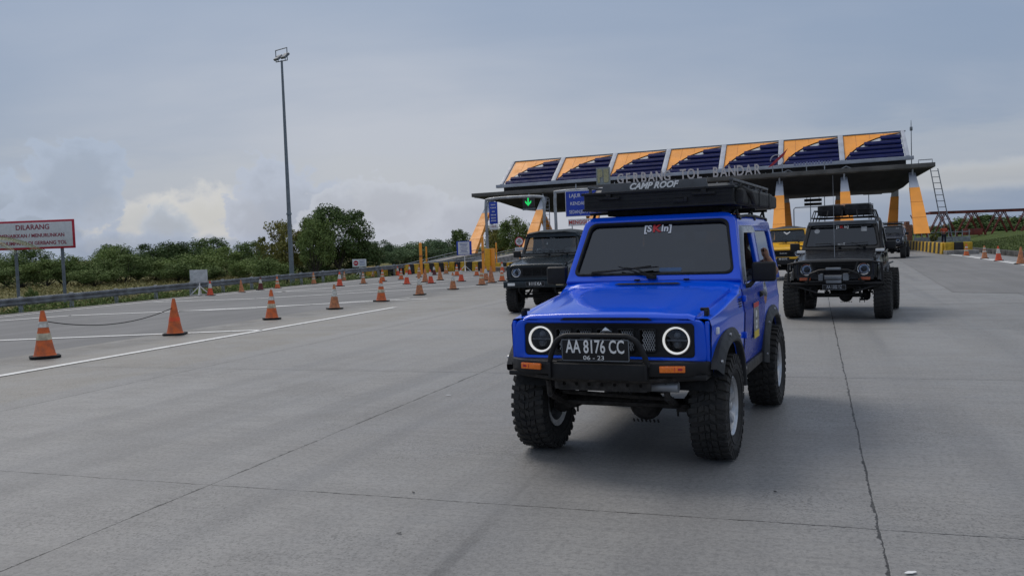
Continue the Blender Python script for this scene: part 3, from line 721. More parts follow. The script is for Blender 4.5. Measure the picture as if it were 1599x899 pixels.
def make_tyre_mesh(R=.372, Wd=.255, lugs=34, lug=.017):
    m = MB(); h = Wd/2; r = R-lug
    m.lathe([(.200, -h*.62), (.214, -h*.80), (.25, -h*.96), (.30, -h*1.0), (r-.022, -h*.95), (r-.004, -h*.84), (r, -h*.5), (r, 0), (r, h*.5), (r-.004, h*.84), (r-.022, h*.95), (.30, h*1.0), (.25, h*.96), (.214, h*.80), (.200, h*.62)], 52, axis='x')
    pitch = 2*pi/lugs
    for k in range(lugs):
        a0 = k*pitch
        def P(a, rr, x): return Vector((x, rr*cos(a), rr*sin(a)))
        def block(da0, da1, x0, x1, rin, rout, sk=0.):
            v = []
            for rr in (rin, rout):
                sh = .0 if rr == rin else .006
                for (a, x) in ((da0, x0), (da1, x0), (da1+sk, x1), (da0+sk, x1)):
                    ca = (da0+da1)/2+(sk if x == x1 else 0)
                    v.append(m.b.verts.new(P(a0+a+(ca-a)*(sh/.02)*.35, rr, x)))
            for f in ((3, 2, 1, 0), (4, 5, 6, 7), (0, 1, 5, 4), (1, 2, 6, 5), (2, 3, 7, 6), (3, 0, 4, 7)): m.b.faces.new([v[i] for i in f])
        jt = ((k*7) % 5-2)*.004
        block(jt, pitch*.62+jt, h*.14, h*.44, r-.008, R, .05); block(pitch*.45-jt, pitch*1.05-jt, -h*.44, -h*.16, r-.008, R, -.05); block(pitch*.25+jt*2, pitch*.85+jt, -h*.12, h*.10, r-.008, R-.002, .04 if k % 2 else -.04)
        for s, sh in ((1, 0.), (-1, pitch*.5)):
            w_ = pitch*(.62 if k % 2 else .50)
            block(sh, sh+w_, s*h*.50, s*h*.98, r-.02, R-.006, .03)
            # lug running down the sidewall
            v = []
            for (rr, x) in ((R-.008, s*h*.96), (r-.05, s*h*1.045), (r-.062, s*h*.97), (r-.01, s*h*.82)):
                for a in (sh+.03, sh+.03+w_*.8): v.append(m.b.verts.new(P(a0+a, rr, x)))
            for f in ((0, 1, 3, 2), (2, 3, 5, 4), (4, 5, 7, 6), (0, 2, 4, 6), (1, 7, 5, 3)): m.b.faces.new([v[i] for i in f])
    # raised ring on the sidewall
    for s in (-1, 1): m.tube([(s*h*.985, .262*cos(2*pi*i/48), .262*sin(2*pi*i/48)) for i in range(48)], .0045, 5, closed=True)
    bmesh.ops.recalc_face_normals(m.b, faces=list(m.b.faces))
    me = bpy.data.meshes.new('tyre'); m.b.to_mesh(me); m.b.free(); return me
def make_rim_mesh(spokes=6, Wd=.255):
    m = MB(); h = Wd/2
    m.lathe([(.150, h*.1), (.178, h*.35), (.188, h*.62), (.203, h*.66), (.209, h*.80), (.202, h*.84), (.192, h*.74), (.184, h*.70), (.172, h*.40), (.165, -h*.7), (.205, -h*.75), (.205, -h*.82), (.16, -h*.75), (.145, 0)], 48, axis='x')
    for k in range(spokes):
        a = 2*pi*k/spokes
        for o in (-.105, .105):
            R_ = Matrix.Rotation(a+o*.55, 4, 'X'); q = []
            for (rr, x0, x1, w_) in ((.035, h*.25, h*.58, .020), (.11, h*.22, h*.56, .015), (.186, h*.30, h*.68, .017)):
                q.append([R_ @ Vector(p) for p in ((x0, rr, -w_), (x1, rr, -w_*.6), (x1, rr, w_*.6), (x0, rr, w_))])
            m.grid(q, close=True, cap=True)
    m.lathe([(.062, h*.2), (.064, h*.52), (.052, h*.60), (.030, h*.60), (.028, h*.74), (.016, h*.78), (.0005, h*.78)], 24, axis='x')
    for k in range(5):
        a = 2*pi*k/5+.3; m.cyl((h*.55, .045*cos(a), .045*sin(a)), (h*.66, .045*cos(a), .045*sin(a)), .007, n=6)
    bmesh.ops.recalc_face_normals(m.b, faces=list(m.b.faces))
    me = bpy.data.meshes.new('rim'); m.b.to_mesh(me); m.b.free(); return me
TYRE = make_tyre_mesh(); RIM = make_rim_mesh()
TYRE.materials.append(rubber); RIM.materials.append(silver)
RIM_D = RIM.copy(); RIM_D.materials[0] = steel_dirty
def add_wheel(root, x, y, R, side, dark=False, xs=1.):
    m = MB(); m.lathe([(.001, -.02), (.13, -.02), (.145, .0), (.145, .04), (.07, .05), (.001, .05)], 28, axis='x')
    hub = m.build('wheel', steel_dirty, root); k = R/.372
    hub.location = (x, y, R); hub.scale = (k*xs, k, k)
    if side < 0: hub.rotation_euler = (0, 0, pi)
    t = link('tyre', TYRE, None, hub, 0); r = link('rim', RIM_D if dark else RIM, None, hub, 0)
    for o in (t, r):
        for p in o.data.polygons: p.use_smooth = True
        o.data.set_sharp_from_angle(angle=radians(38))
    t.rotation_euler = (y*2.1+x, 0, 0); r.rotation_euler = (y*1.3+.4, 0, 0)
    return hub

def flare(root, yc, side, m):
    mb = MB(); rows = []
    n = 44; a0, a1 = (radians(9), radians(146)) if yc < 1 else (radians(4), radians(170))
    for i in range(n+1):
        a = a0+(a1-a0)*i/n; ca, sa = cos(a), sin(a)
        q = 1/((abs(ca)**2.5+abs(sa)**2.5)**(1/2.5))
        def P(r, x): return Vector((side*x, yc+r*q*ca, .37+r*q*sa))
        rows.append([P(.452, .66), P(.450, .768), P(.456, .780), P(.470, .784), P(.508, .770), P(.540, .757), P(.548, .750), P(.548, .71)])
    mb.grid(rows)
    f = mb.build('wheel_arch_flare', m, root, 30)
    b = MB()
    for a in ((22, 60, 100, 138) if yc < 1 else (12, 50, 90, 130, 162)):
        a = radians(a); ca, sa = cos(a), sin(a); q = 1/((abs(ca)**2.5+abs(sa)**2.5)**(1/2.5))
        p = Vector((side*.766, yc+.515*q*ca, .37+.515*q*sa)); b.cyl(p, p+Vector((side*.012, 0, 0)), .011, n=8)
    b.build('bolts', silver, f)
    return f

def build_jeep(label, loc, rz, paint, o, group=None):
    """local axes: -Y forward, +X the car's left, origin on the ground under the front axle"""
    root = thing('off_road_car', label, 'car', loc, rz, group)
    dz = o.get('lift', 0.); R = o.get('R', .372); hero = o.get('hero', False)
    # ---- body tub and wings
    mb = MB(); hz_ = {(s, y): MB() for s in (-1, 1) for y in (0, 1)}
    zb = lambda y: .66 if y < -.45 else (.52 if y < 1.8 else .56)
    zt = lambda y: lerp(1.015, 1.135, min(max((y+.52)/1.04, 0), 1)) if y < .52 else 1.165
    for s in (-1, 1):
        side_strip(mb, -.515, 2.76, zb, zt, s)
        # wing top, from the side in under the bonnet
        rows = []
        for i in range(16):
            y = -.515+1.14*i/15; z = zt(y); xo = bodyx(y, z)
            rows.append([Vector((s*xo, y, z)), Vector((s*(xo-.012), y, z+.006)), Vector((s*(xo-.05), y, z+.010)), Vector((s*(xo-.16), y, z+.004)), Vector((s*(xo-.20), y, z-.02))])
        mb.grid(rows)
        for yc, Ra in ARCH:       # wheel housings
            rows = []
            for i in range(25):
                a = radians(22)+radians(136)*i/24; rows.append([Vector((s*(.715 if j else .30), yc+Ra*cos(a), .37+Ra*sin(a))) for j in (0, 1)])
            hz_[(s, int(yc > 1))].grid(rows)
    # cowl between bonnet and windscreen
    rows = []
    for i in range(7):
        t = i/6; y = lerp(.50, .655, t); z = lerp(1.168, 1.235, t**.8)
        rows.append([Vector((x, y, z-.03*abs(x/.72)**6)) for x in (-.715, -.69, -.6, -.3, 0, .3, .6, .69, .715)])
    mb.grid(rows)
    # firewall sides, rear panel, floor
    mb.box((0, .60, .86), (1.40, .03, .60)); mb.box((0, 2.745, .87), (1.37, .02, .62))
    # roof skin
    rows = []
    for y, k in ((.93, -.012), (.97, 0.), (1.4, .008), (2.0, .01), (2.6, .004), (2.72, -.02), (2.76, -.06)):
        rows.append([Vector((x, y, z+k)) for x, z in ((-.645, 1.66), (-.638, 1.695), (-.61, 1.722), (-.55, 1.738), (-.3, 1.748), (0, 1.752), (.3, 1.748), (.55, 1.738), (.61, 1.722), (.638, 1.695), (.645, 1.66))])
    if not o.get('softtop'): mb.grid(rows)
    # rear window frame
    def lean(v):
        z = v.z; t = min(max((z-1.15)/.53, 0), 1); s = 1 if v.x > 0 else -1
        return Vector((v.x-s*t*.085, v.y, v.z))
    for s in (-1, 1):
        if o.get('softtop'): break
        out = rpoly([(.60, 1.14), (2.765, 1.14), (2.67, 1.69), (.925, 1.69)], [0, .02, .06, .03])
        dw = rpoly([(.765, 1.19), (1.545, 1.19), (1.50, 1.625), (1.0, 1.625)], [.03, .04, .05, .05])
        rw = rpoly([(1.69, 1.20), (2.64, 1.20), (2.56, 1.60), (1.72, 1.60)], [.04, .05, .06, .05])
        mb.plate([out, dw, rw], .035, Matrix.Translation((s*.712, 0, 0)) @ SIDE, .006, lean)
    mb.plate([rrect(-.62, 1.15, .62, 1.70, .05), rrect(-.50, 1.24, .50, 1.62, .06)], .03, Matrix.Translation((0, 2.70, 0)) @ FR(), .006)
    # windscreen frame
    tilt = math.atan2(.30, .525)
    WS = FR(0, .640, 1.205, tilt)
    outer = rpoly([(-.722, 0), (.722, 0), (.628, .625), (-.628, .625)], [.01, .01, .10, .10], 7)
    inner = rpoly([(-.655, .065), (.655, .065), (.575, .555), (-.575, .555)], .065, 7)
    mb.plate([outer, inner], .055, WS, .014)
    body = mb.build('body', paint, root, 32)
    for q_ in hz_.values(): q_.build('wheel_housing', rough_black, body, 60)
    # dark filler below bonnet
    d = MB(); d.box((0, 1.15, .555), (1.36, 3.05, .05)); d.box((0, -.30, .66), (1.1, .35, .04)); d.box((0, .02, .95), (1.05, .95, .10)); d.box((0, 1.7, .60), (1.3, 2.1, .03)); d.build('engine_bay', rough_black, root)
    # front face
    ff = MB()
    face = rpoly([(-.675, .715), (.675, .715), (.690, .80), (.675, 1.018), (-.675, 1.018), (-.690, .80)], [.05, .05, .02, .06, .06, .02])
    hole = rrect(-.605, .768, .605, .992, .03)
    ff.plate([face, hole], .05, FR(0, -.520), .016); ff.box((0, -.50, .715), (1.30, .10, .05), bev=.015)
    for s in (-1, 1): ff.box((s*.690, -.50, .865), (.03, .07, .29), bev=.014)
    ff.build('front_panel', paint, root, 40)
    gm = satin_black if o.get('grille', 'black') == 'black' else o['grille']
    g = MB()
    if hero:
        holes = [rrect(-.31+.15*k-.052, .806, -.31+.15*k+.052, .948, .014) for k in range(5)]
        g.plate([rrect(-.61, .763, .61, .997, .02)]+holes+[circ(s*.485, .880, .104) for s in (-1, 1)], .02, FR(0, -.522), .004)
        for k in range(5):
            h2 = rrect(-.31+.15*k-.062, .796, -.31+.15*k+.062, .960, .02); h3 = rrect(-.31+.15*k-.052, .806, -.31+.15*k+.052, .948, .014)
            g.plate([h2, h3], .02, FR(0, -.530), .004)
    else:
        g.plate([rrect(-.61, .763, .61, .997, .02), circ(.485, .880, .100), circ(-.485, .880, .100), rrect(-.33, .80, .33, .965, .01)], .02, FR(0, -.522), .004)
        for k in range(6): g.box((0, -.523, .813+.028*k), (.66, .016, .011))
        for x in (-.11, .11): g.box((x, -.524, .883), (.012, .018, .165))
    gr = g.build('grille', gm, root, 40)
    gb = MB(); gb.box((0, -.485, .88), (1.2, .01, .22)); gb.build('grille_backing', rough_black, gr)
    if hero:
        nm = MB()
        for k in range(5):
            xc = -.30+.15*k
            for i in range(-7, 8):
                for sg in (-1, 1):
                    pts = []
                    for t in (0, 1):
                        z = .806+.142*t; x = xc+i*.0165+sg*(t-.5)*.07; pts.append((x, z))
                    (xa, za), (xb, zb_) = pts
                    # clip in x
                    def clip(xa, za, xb, zb_):
                        lo, hi = xc-.052, xc+.052
                        for (L, f) in ((lo, 1), (hi, -1)):
                            if (xa-L)*f < 0 and (xb-L)*f < 0: return None
                            if (xa-L)*f < 0: t = (L-xa)/(xb-xa); xa, za = L, za+(zb_-za)*t
                            if (xb-L)*f < 0: t = (L-xa)/(xb-xa); xb, zb_ = L, za+(zb_-za)*t
                        return xa, za, xb, zb_
                    c = clip(xa, za, xb, zb_)
                    if c: nm.cyl((c[0], -.508, c[1]), (c[2], -.508, c[3]), .0026, n=4, cap=False)
        nm.build('grille_mesh', mat('mesh_wire', (.62, .63, .65), .4, metal=.3), gr)
        em = MB()
        S_ = [(-.045, .0), (-.012, .034), (.0, .044), (.045, .012), (.022, -.004), (.045, -.012), (.012, -.036), (0, -.046), (-.045, -.012), (-.02, .006)]
        em.plate([S_], .010, FR(0, -.541, .925), .002); em.build('emblem', chrome, gr)
    # headlights
    for s in (-1, 1):
        hl = MB(); hm = FR(s*.485, -.520, .880)
        hl.lathe([(.108, -.02), (.108, .010), (.101, .016), (.093, .010), (.091, -.01)], 40, hm)
        h = hl.build('headlight', satin_black if hero else chrome, root)
        if hero:
            rg = MB(); rg.lathe([(.090, .008), (.092, .018), (.087, .024), (.081, .020), (.079, .004)], 48, hm)
            rg.build('light_ring', mat('halo_light', (.9, .9, .88), .3, var=.01, emit=(1, .98, .93), estr=.42), h)
            ins = MB(); ins.lathe([(.001, -.035), (.04, -.033), (.073, -.005)], 36, hm); ins.build('lamp_bowl', rough_black, h)
            pr = MB()
            for (a, b, r_) in ((0, -.030, .024), (0, .032, .020)):
                pr.lathe([(.0005, .004), (r_*.6, .0), (r_, -.012), (r_*1.1, -.03)], 24, hm @ Matrix.Translation((a, b, 0)))
            pr.box((0, 0, -.008), (.135, .010, .012), M=hm); pr.build('projector', galv_dark, h)
            gl = MB(); gl.lathe([(.0005, .022), (.04, .019), (.073, .010)], 36, hm); gl.build('lens', lamp_glass, h)
        else:
            ins = MB(); ins.lathe([(.001, -.045), (.03, -.042), (.06, -.02), (.084, -.002)], 32, hm); ins.build('reflector', chrome, h)
            gl = MB(); gl.lathe([(.0005, .020), (.04, .016), (.084, .002)], 32, hm); gl.cyl(hm @ Vector((0, 0, -.04)), hm @ Vector((0, 0, .0)), .012, n=8); gl.build('lens', lamp_glass, h)
    # bonnet
    hb = MB(); rows = []
    def hoodz(x, t, hw):
        e = abs(x)/hw
        z = lerp(1.048, 1.178, t)+.010*(1-e*e)
        z += .012*(1 if abs(x) < .40*lerp(.9, 1.1, t) else max(0, 1-(abs(x)-.40*lerp(.9, 1.1, t))/.05))*min(1, t*6)*min(1, (1-t)*8+.2)
        return z
    N = 26; ts = [0, .012, .03, .06, .12, .2, .3, .4, .5, .6, .7, .8, .9, .97, 1.0]
    for t in ts:
        hw = lerp(.610, .655, t); y = lerp(-.545, .49, t); row = []
        drop = .022 if t == 0 else (.006 if t == .012 else 0)
        row.append(Vector((-hw-.004, y, hoodz(hw, t, hw)-.05-drop*.5)))
        for i in range(N+1):
            x = -hw+2*hw*i/N; e = max(0, abs(x)-(hw-.03))/.03
            row.append(Vector((x, y-(.0 if t else .0), hoodz(x, t, hw)-drop-.014*e*e)))
        row.append(Vector((hw+.004, y, hoodz(hw, t, hw)-.05-drop*.5)))
        if t == 0: first = [Vector((v.x, v.y+.004, min(v.z, 1.0 if abs(v.x) < .5 else 1.008)+.012)) for v in row]
        rows.append(row)
    hb.grid([first]+rows); hood = hb.build('bonnet', paint, root, 35)
    if hero:
        sl = MB(); sl.plate([rpoly([(-.33, 0), (.33, 0), (.30, .017), (-.30, .017)], .004)], .006, FR(0, -.549, 1.016)); sl.build('bonnet_catch_slot', rough_black, hood)
    lt = MB()
    for s in (-1, 1):
        lt.box((s*.664, -.40, 1.035), (.030, .055, .085), bev=.008); lt.box((s*.650, -.40, 1.078), (.055, .035, .022), bev=.006); lt.cyl((s*.664, -.43, 1.0), (s*.664, -.43, 1.07), .010, n=6)
    lt.build('bonnet_latch', rough_black, hood)
    # cowl vent, nozzles
    cv_ = MB(); cv_.plate([rpoly([(-.27, -.010), (.27, -.010), (.24, .012), (-.24, .012)], .006)], .004, Matrix.Translation((0, .545, 1.206)) @ Matrix.Rotation(.40, 4, 'X'))
    for x in (-.10, .30): cv_.box((x, .60, 1.233), (.045, .02, .014), bev=.004)
    cv_.build('cowl_vent', rough_black, body)
    # windscreen
    seal = MB(); seal.plate([rpoly([(-.662, .058), (.662, .058), (.582, .562), (-.582, .562)], .07, 7), rpoly([(-.640, .080), (.640, .080), (.562, .540), (-.562, .540)], .06, 7)], .064, WS, .004)
    ws = MB(); ws.plate([rpoly([(-.645, .075), (.645, .075), (.567, .545), (-.567, .545)], .06, 7)], .004, WS)
    wso = ws.build('windscreen', o.get('glass', glass_dark if hero else glass_black), root, 0); seal.build('seal', rough_black, wso)
    wp = MB()
    for x0, x1, z1 in (((-.02, -.46, .115), (.42, -.02, .100)) if not hero else ((-.0, -.50, .085), (-.02, -.0, .07))):
        if hero and x1 == -.0: continue
        a = WS @ Vector((x0, .035, .045)); b = WS @ Vector(((x0+x1)/2-.02, .13, .052)); c = WS @ Vector((x1, z1, .048))
        wp.tube([a, b], [.007, .005], 6); wp.tube([WS @ Vector((x0+.06, .125, .044)), WS @ Vector((x1, z1, .044))], .0065, 6); wp.box(tuple(a), (.05, .03, .03), bev=.006)
    if hero:
        a = WS @ Vector((.03, .03, .045)); wp.tube([a, WS @ Vector((-.12, .105, .055)), WS @ Vector((-.22, .118, .05))], .006, 6)
        wp.tube([WS @ Vector((-.50, .070, .045)), WS @ Vector((.0, .132, .045))], .007, 6); wp.box(tuple(a), (.05, .03, .03), bev=.006)
    wp.build('wiper', rough_black, root)
    if o.get('skin_sticker', True):
        st = MB(); k = 1 if hero else .9
        T0 = WS @ Matrix.Translation((-.0, .50, .007))
        st.text('[S', .085*k, .002, T0 @ Matrix.Translation((-.076, 0, 0)), 'CENTER', 1., 0, .002)
        st.text('In]', .085*k, .002, T0 @ Matrix.Translation((.082, 0, 0)), 'CENTER', 1., 0, .002)
        so = st.build('windscreen_lettering', white_plain, wso, 0)
        st = MB(); st.text('K', .09*k, .002, T0 @ Matrix.Translation((-.003, 0, 0)), 'CENTER', 1.1, 0, .004); st.build('red_letter', mat('sticker_red', (.6, .03, .04), .5, var=.05), wso, 0)
    # side glass
    if not o.get('softtop'):
        for s in (-1, 1):
            if not (hero and s == 1):
                m_ = MB(); m_.plate([rpoly([(.765, 1.19), (1.545, 1.19), (1.50, 1.625), (1.0, 1.625)], .04)], .004, Matrix.Translation((s*.708, 0, 0)) @ SIDE, 0, lean); m_.build('side_window', glass_dark, root, 0)
            m_ = MB(); m_.plate([rpoly([(1.69, 1.20), (2.64, 1.20), (2.56, 1.60), (1.72, 1.60)], .05)], .004, Matrix.Translation((s*.708, 0, 0)) @ SIDE, 0, lean); m_.build('side_window', glass_mid if hero else glass_black, root, 0)
        m_ = MB(); m_.plate([rrect(-.50, 1.24, .50, 1.62, .06)], .004, FR(0, 2.70, 0)); m_.build('rear_window', glass_mid if hero else glass_black, root, 0)
    # doors
    for s in (-1, 1):
        m_ = MB(); side_strip(m_, .60, 1.60, lambda y: .565+.12*max(0, (.70-y)/.1)**2*.5, lambda y: 1.158, s, .007, arch=False)
        bmesh.ops.solidify(m_.b, geom=list(m_.b.faces), thickness=-.006)
        dr = m_.build('door', paint, root, 32)
        ln = MB()
        for y in (.596, 1.606): ln.tube([(s*(bodyx(y, z)+.001), y, z) for z in (.60, .78, .97, 1.0, 1.15)], .0045, 4)
        ln.build('door_gap', rough_black, dr)
        hd = MB(); hd.box((s*.752, 1.46, 1.06), (.02, .10, .03), bev=.007); hd.box((s*.742, 1.46, 1.06), (.02, .13, .05), bev=.009); hd.build('handle', satin_black, dr)
        hg = MB()
        for z in (.80, 1.08): hg.box((s*.748, .585, z), (.03, .05, .05), bev=.009)
        hg.build('hinge', paint, dr)
        # sill
        sm = MB(); sm.box((s*.705, 1.0, .515), (.065, 1.18, .085), bev=.012); sm.build('sill', satin_black, root)
        # fender vent
        vn = MB()
        for k in range(4): vn.box((s*.733, .46, 1.03+.018*k), (.012, .10, .007))
        vn.build('wing_vent', rough_black, root)
        mk = MB(); mk.box((s*(.732), -.40, .935), (.02, .05, .045), bev=.006); mk.build('side_marker', lamp_glass if not hero else white_plain, root)
        # mirror
        if s == 1 and o.get('softtop'): continue
        mr = MB(); mr.box((s*.865, .80, 1.275), (.185, .06, .155), bev=.028, seg=3); mr.tube([(s*.79, .82, 1.21), (s*.755, .80, 1.17), (s*.70, .78, 1.16)], [.016, .02, .02], 8)
        mo = mr.build('wing_mirror', satin_black, root)
        mg = MB(); mg.box((s*.865, .834, 1.275), (.15, .004, .125), bev=.001); mg.build('mirror_glass', chrome, mo)
    # flares
    if o.get('flares', True):
        for s in (-1, 1):
            for yc in (-.06, 2.05): flare(root, yc, s, flare_black)
    # wheels
    for s in (-1, 1):
        add_wheel(root, s*o.get('tf', .655), -.07, R, s, o.get('dark_rims', False)); add_wheel(root, s*o.get('tr', .69), 2.05, R, s, o.get('dark_rims', False))
    # chassis
    ch = MB()
    ch.tube([(-.56, -.07, R), (.56, -.07, R)], .038, 12); ch.tube([(-.56, 2.05, R), (.56, 2.05, R)], .038, 12)
    for (x, y) in ((.14, -.07), (0, 2.05)):
        ch.lathe([(.001, -.13), (.07, -.10), (.12, -.03), (.125, .02), (.09, .08), (.04, .12), (.001, .13)], 16, Matrix.Translation((x, y, R)) @ Matrix.Rotation(pi/2, 4, 'X'))
    for s in (-1, 1):
        ch.box((s*.36, 1.1, .57), (.07, 3.1, .10))
        for yc in (-.07, 2.05):
            ch.tube([(s*.42, yc-.48, .50), (s*.42, yc-.25, .41), (s*.42, yc, .375), (s*.42, yc+.25, .41), (s*.42, yc+.48, .50)], .026, 6)
            ch.tube([(s*.42, yc-.48, .50), (s*.42, yc-.50, .60)], .022, 6)
            ch.tube([(s*.47, yc+.06, .40), (s*.44, yc+.10, .80)], .024, 8)
            ch.box((s*.42, yc, .34), (.09, .13, .03)); 
            for q in (-.04, .04): ch.cyl((s*.42+q, yc-.04, .29), (s*.42+q, yc-.04, .37), .008, n=6)
        ch.lathe([(.001, -.05), (.09, -.05), (.10, .0), (.07, .05), (.001, .05)], 16, Matrix.Translation((s*.50, -.07, R)) @ Matrix.Rotation(pi/2, 4, 'Y'))
        ch.tube([(s*.50, -.07, R+.08), (s*.46, -.18, R+.03)], .03, 6)
    ch.tube([(-.50, -.26, R+.02), (.50, -.26, R+.02)], .016, 8); ch.tube([(-.42, -.30, .47), (.38, -.22, .43)], .016, 8)
    ch.box((.05, .35, .50), (.40, .55, .18), bev=.03); ch.box((0, 1.2, .46), (.5, .5, .12), bev=.03); ch.tube([(0, .4, .44), (0, 2.0, R)], .03, 8)
    for i in range(7): ch.cyl((.06+.03*i, -.14, R-.11), (.06+.03*i, -.12, R-.13), .007, n=5)
    ch.build('chassis', steel_dirty if hero else rough_black, root)
    # interior
    it = MB(); it.box((0, .93, 1.14), (1.30, .22, .16), bev=.03)
    for s in (-1, 1):
        it.box((s*.33, 1.55, .84), (.46, .46, .14), bev=.04); it.box((s*.33, 1.83, 1.10), (.46, .12, .52), bev=.04); it.box((s*.33, 1.85, 1.42), (.24, .09, .14), bev=.03)
    it.box((0, 2.52, 1.0), (1.0, .12, .40), bev=.03)
    it.tube([(-.33+.18*cos(2*pi*i/24), 1.10+.09*sin(2*pi*i/24), 1.22+.155*sin(2*pi*i/24)) for i in range(24)], .014, 6, closed=True); it.tube([(-.33, .95, 1.12), (-.33, 1.11, 1.22)], .02, 6)
    it.build('interior', ember, root)
    # raise everything but wheels and axles
    if dz:
        for k in kids(root):
            if k.name.split('.')[0] not in ('wheel', 'chassis'): k.location.z += dz
    return root, WS

# ------------------------------------------------------------------ the blue car
BL, BY = Vector((.853, 6.473, 0)), -.425
blue, WS = build_jeep('bright blue two-door jeep with ring headlights and plate AA 8176 CC, nearest of all', BL, BY, blue_paint, dict(hero=True))
def L2W(p, loc=BL, rz=BY): return Matrix.Translation(loc) @ Matrix.Rotation(rz, 4, 'Z') @ Vector(p)
# front bumper
b = MB()
top = [(-.712, -.44), (-.705, -.56), (-.60, -.655), (-.34, -.715), (.34, -.715), (.60, -.655), (.705, -.56), (.712, -.44), (.60, -.46), (-.60, -.46)]
b.plate([rpoly(top, [.02, .04, .05, .02, .02, .05, .04, .02, 0, 0], 3)], .092, Matrix.Translation((0, 0, .704)), .010)
b.box((0, -.700, .688), (.66, .09, .105), bev=.008); b.box((0, -.645, .748), (.60, .13, .02), bev=.004)
for s in (-1, 1):
    b.box((s*.335, -.730, .695), (.020, .070, .105), bev=.006); b.box((s*.52, -.54, .650), (.36, .18, .035), bev=.012)
bump = b.build('front_bumper', satin_black, blue, 35)
b = MB(); b.tube([(-.62, -.56, .640), (-.32, -.69, .632), (.32, -.69, .632), (.62, -.56, .640)], .018, 10)
b.plate([rrect(-.34, .555, .34, .625, .01)]+[circ(-.27+.09*k, .592, .013, 12) for k in range(7)], .008, FR(0, -.655))
b.box((0, -.60, .555), (.62, .12, .012)); b.build('skid_bar', steel_dirty, bump)
b = MB(); pts = []
ctl = [(-.345, -.735, .730), (-.325, -.745, .80), (-.285, -.755, .885), (-.225, -.76, .925), (-.15, -.762, .932), (.15, -.762, .932), (.225, -.76, .925), (.285, -.755, .885), (.325, -.745, .80), (.345, -.735, .730)]
def smooth_path(P, n=5):
    P = [Vector(p) for p in P]; o = []
    for i in range(len(P)-1):
        p0 = P[max(i-1, 0)]; p1 = P[i]; p2 = P[i+1]; p3 = P[min(i+2, len(P)-1)]
        for k in range(n):
            t = k/n; o.append(.5*((2*p1)+(p2-p0)*t+(2*p0-5*p1+4*p2-p3)*t*t+(3*p1-p0-3*p2+p3)*t**3))
    return o+[P[-1]]
b.tube(smooth_path(ctl), .0185, 12); b.build('bull_bar', satin_black, bump)
for s in (-1, 1):
    b = MB(); A = Matrix.Translation((s*.495, -.700, .712)) @ Matrix.Rotation(s*radians(13), 4, 'Z')
    b.box((0, 0, 0), (.165, .016, .042), M=A, bev=.005); il = b.build('indicator', orange_lens, bump)
    b = MB(); b.box((s*.05, -.0085, 0), (.028, .003, .014), M=A); b.box((s*.015, -.0085, 0), (.003, .003, .03), M=A); b.build('lens_mark', sign_red, il)
def number_plate(root, M, l1, l2, w_=.46, h_=.15, dim=False):
    tx = .62
    b = MB(); b.box((0, 0, 0), (w_, h_, .006), M=M, bev=.002); p = b.build('number_plate', satin_black, root)
    b = MB(); b.plate([rrect(-w_/2+.004, -h_/2+.004, w_/2-.004, h_/2-.004, .008), rrect(-w_/2+.009, -h_/2+.009, w_/2-.009, h_/2-.009, .006)], .001, M @ Matrix.Translation((0, 0, .0036)))
    b.build('plate_border', galv_dark, p)
    b = MB(); b.text(l1, .122*h_/.15, .003, M @ Matrix.Translation((0, .020 if l2 else .002, .0045)), 'CENTER', tx, 0, .0016)
    if l2: b.text(l2, .040, .003, M @ Matrix.Translation((-.01, -.051, .0045)), 'CENTER', 1.3)
    b.build('plate_lettering', white_plain if not dim else galv, p, 0)
    return p
number_plate(blue, FR(0, -.775, .838, -.05), 'AA 8176 CC', '06 - 23', .475, .152)
b = MB(); b.box((0, -.745, .79), (.30, .05, .02)); b.build('plate_bracket', satin_black, blue)
b = MB(); b.tube([(.30, -.56, .575), (.50, -.56, .575)], .035, 14); b.build('silencer', galv, blue)
# rain visor and door sticker
b = MB(); rows = []
for i in range(13):
    t = i/12; y = lerp(.70, 1.58, t); z = 1.22+.42*min(1, t*3.2)**.8 if t < .3125 else 1.64
    x = .716-.085*min(max((z-1.15)/.53, 0), 1)
    rows.append([Vector((x+.006, y, z+.012)), Vector((x+.03, y+.015, z-.012)), Vector((x+.042, y+.03, z-.055))])
b.grid(rows); b.build('rain_visor', mat('grey_visor', (.16, .17, .19), .25, var=.06, coat=.3), blue)
A = Matrix.Translation((.7535, 1.10, .87)) @ SIDE
st = MB(); st.plate([rrect(-.13, -.145, .13, .145, .01)], .002, A); sk = st.build('door_sticker', mat('sticker_grey', (.35, .34, .33), .5, var=.4, vscale=60, col2=(.06, .06, .07)), blue)
st = MB(); st.plate([rrect(-.125, .105, .125, .143, .004)], .004, A); st.build('sticker_red_band', mat('sticker_red', (.6, .03, .04), .5), sk)
st = MB(); st.plate([rrect(-.12, -.143, .12, -.085, .004)], .004, A); st.build('sticker_yellow_band', mat('sticker_yellow', (.75, .55, .03), .5), sk)
st = MB(); st.plate([rrect(-.035, -.07, .035, .0, .02), rrect(-.02, -.05, .02, -.02, .01)], .004, A); st.plate([circ(0, .05, .03)], .004, A); st.build('sticker_white_shape', white_plain, sk)
# small papers behind the windscreen
st = MB(); st.plate([rrect(.06, .10, .24, .135, .01)], .002, WS @ Matrix.Translation((0, 0, .004))); st.build('windscreen_card', mat('card_blue', (.04, .10, .22), .5), blue)
